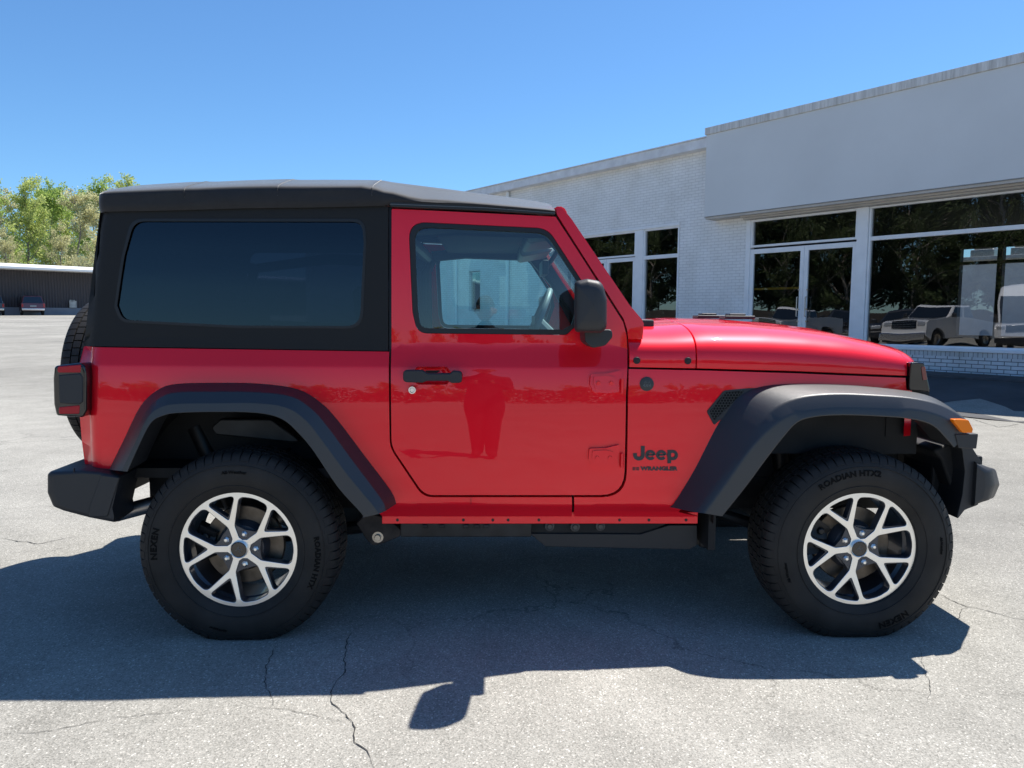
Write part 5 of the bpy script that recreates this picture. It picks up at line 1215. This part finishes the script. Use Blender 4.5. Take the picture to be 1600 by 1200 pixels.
try:
    B = [(0, 0, .96, .15, .11), (0, 0, 1.15, .145, .10), (0, 0, 1.36, .17, .10), (0, .01, 1.48, .075, .07), (0, .03, 1.56, .055),
         (.18, 0, 1.40, .062), (.20, .10, 1.16, .05), (.11, .33, 1.235, .038), (.075, .375, 1.25, .032), (-.18, 0, 1.40, .062), (-.20, .10, 1.16, .05), (-.11, .33, 1.235, .038), (-.075, .375, 1.25, .032),
         (.085, 0, .90, .11), (.062, .02, .50, .082), (.06, -.0, .12, .06), (.06, .03, .075, .05), (.08, .15, .065, .04), (-.085, 0, .90, .11), (-.065, -.0, .50, .082), (-.06, -.06, .12, .06), (-.06, -.03, .075, .05), (-.09, .06, .065, .04)]
    E_ = [(0, 1), (1, 2), (2, 3), (3, 4), (2, 5), (5, 6), (6, 7), (7, 8), (2, 9), (9, 10), (10, 11), (11, 12), (0, 13), (13, 14), (14, 15), (15, 16), (16, 17), (0, 18), (18, 19), (19, 20), (20, 21), (21, 22)]
    body = skinned('body', B, E_, 0, JKT, per)
    w = MB(); n = 24; rows = []
    for i in range(15):
        ph = math.pi*i/14; z = math.cos(ph); row = []
        for j in range(n):
            th = 2*math.pi*j/n; r_ = math.sin(ph); x = .078*r_*math.cos(th); y = .098*r_*math.sin(th); zz = 1.655+.120*z
            if z < -.2: x *= 1+.35*(z+.2); y *= 1+.18*(z+.2)
            fr_ = max(0, math.sin(th))
            if fr_ > .96 and -.35 < z < .1: y += .020*(1-abs(z+.15)/.25)
            if fr_ > .8 and .05 < z < .3 and abs(math.cos(th)) > .25: y -= .006
            row.append((x, y+.02, zz))
        rows.append(row)
    w.grid(rows, close=True); hd = w.obj('head', SKIN, per, smooth=80)
    w = MB()
    for s_ in (-1, 1): w.lathe([(0, -.008), (.02, -.008), (.026, 0), (.02, .008), (0, .008)], 12, ctr=(s_*.08, .02, 1.65))
    w.obj('ear', SKIN, hd)
    for s_ in (-1, 1):
        w = MB(); w.lathe([(0, .006), (.009, .004), (.012, -.004)], 12, ctr=(s_*.031, .108, 1.668)); w.obj('eye', VOID, hd)
    w = MB(); w.box((-.024, .098, 1.597), (.024, .112, 1.605)); w.obj('mouth', mat('lips', (.30, .10, .08), .5), hd, bevel=.003)
    w = MB()
    w.grid([[(.083*math.sin(ph)*math.cos(th), .02+.103*math.sin(ph)*math.sin(th), 1.69+.10*math.cos(ph)) for th in [2*math.pi*j/n for j in range(n)]] for ph in [math.pi/2*i/8 for i in range(9)]], close=True)
    w.grid([[(x, .02+.09+t*.085*(1-(x/.075)**2*.55), 1.695-t*.012+.0) for x in [-.07+.02*k for k in range(8)]] for t in (0, .35, .7, 1)]); w.obj('cap', CAPM, per, solid=.004)
    for s_ in (-1, 1):
        hp = [(s_*.078, .37, 1.25, .022, .012), (s_*.066, .40, 1.262, .034, .013), (s_*.058, .43, 1.275, .034, .011)]
        hd_ = skinned('hand', hp, [(0, 1), (1, 2)], 0, SKIN, per)
        for k in range(4):
            z0 = 1.300-k*.018; x0_ = s_*.064; l_ = (.03, .034, .032, .026)[k]
            fp = [(s_*.060, .425, 1.294-k*.016, .0085), (s_*.078, .44+l_*.4, z0, .008), (s_*.066, .447+l_*.55, z0, .0075), (s_*.046, .44+l_*.5, z0+.002, .007)]
            skinned('finger', fp, [(0, 1), (1, 2), (2, 3)], 0, SKIN, hd_, 1)
        fp = [(s_*.060, .405, 1.268, .0105), (s_*.050, .415, 1.290, .0095), (s_*.036, .418, 1.300, .0085)]
        skinned('thumb', fp, [(0, 1), (1, 2)], 0, SKIN, hd_, 1)
    w = MB(); w.box((-.30-.074, -4.28+.432, 1.255), (-.30+.074, -4.28+.440, 1.33)); ph_ = w.obj('phone', BLKGLOSS, None, bevel=.003); ph_['label'] = 'black phone held sideways in both hands of the person'; ph_['category'] = 'phone'
    w = MB(); w.prism([(-.14, .56), (.0, .60), (.14, .56), (.12, .95), (-.12, .95)], -.001, .001)
except Exception as ex:
    print('person failed', ex)

# ------------------------------------------------------------------ give separate pieces of one mesh objects of their own
def split_loose(o):
    me = o.data; n = len(me.vertices); par = list(range(n))
    def find(a):
        while par[a] != a: par[a] = par[par[a]]; a = par[a]
        return a
    for e in me.edges:
        a, b = find(e.vertices[0]), find(e.vertices[1])
        if a != b: par[a] = b
    groups = {}
    for p in me.polygons: groups.setdefault(find(p.vertices[0]), []).append(p.index)
    if len(groups) < 2 or len(groups) > 40: return
    gl = sorted(groups.values(), key=lambda g: g[0]); src = me
    for gi, g in enumerate(gl):
        keep = set(g); bm = bmesh.new(); bm.from_mesh(src); bm.faces.ensure_lookup_table()
        bmesh.ops.delete(bm, geom=[f for f in bm.faces if f.index not in keep], context='FACES')
        m2 = bpy.data.meshes.new(src.name); bm.to_mesh(m2); bm.free()
        for m_ in src.materials: m2.materials.append(m_) if m_.name not in [q.name for q in m2.materials if q] else None
        if gi == 0: o.data = m2
        else: c = o.copy(); c.data = m2; C.objects.link(c)
NAMES = {'bumper_sun_block', 'grille_bars', 'inner_fender', 'well_sun_shield', 'pinch_flange', 'flange_bolt', 'mullion', 'wall', 'downpipe', 'post', 'hinge_bolt', 'hinge_plate', 'skid_bolt', 'suspension', 'axle', 'sun_visor', 'wheel_well', 'fascia_joint', 'upper_wall', 'soffit', 'tow_hook', 'roof_seam', 'ear', 'board_panel'}
for o in list(C.objects):
    if o.type == 'MESH' and o.name.split('.')[0] in NAMES: split_loose(o)
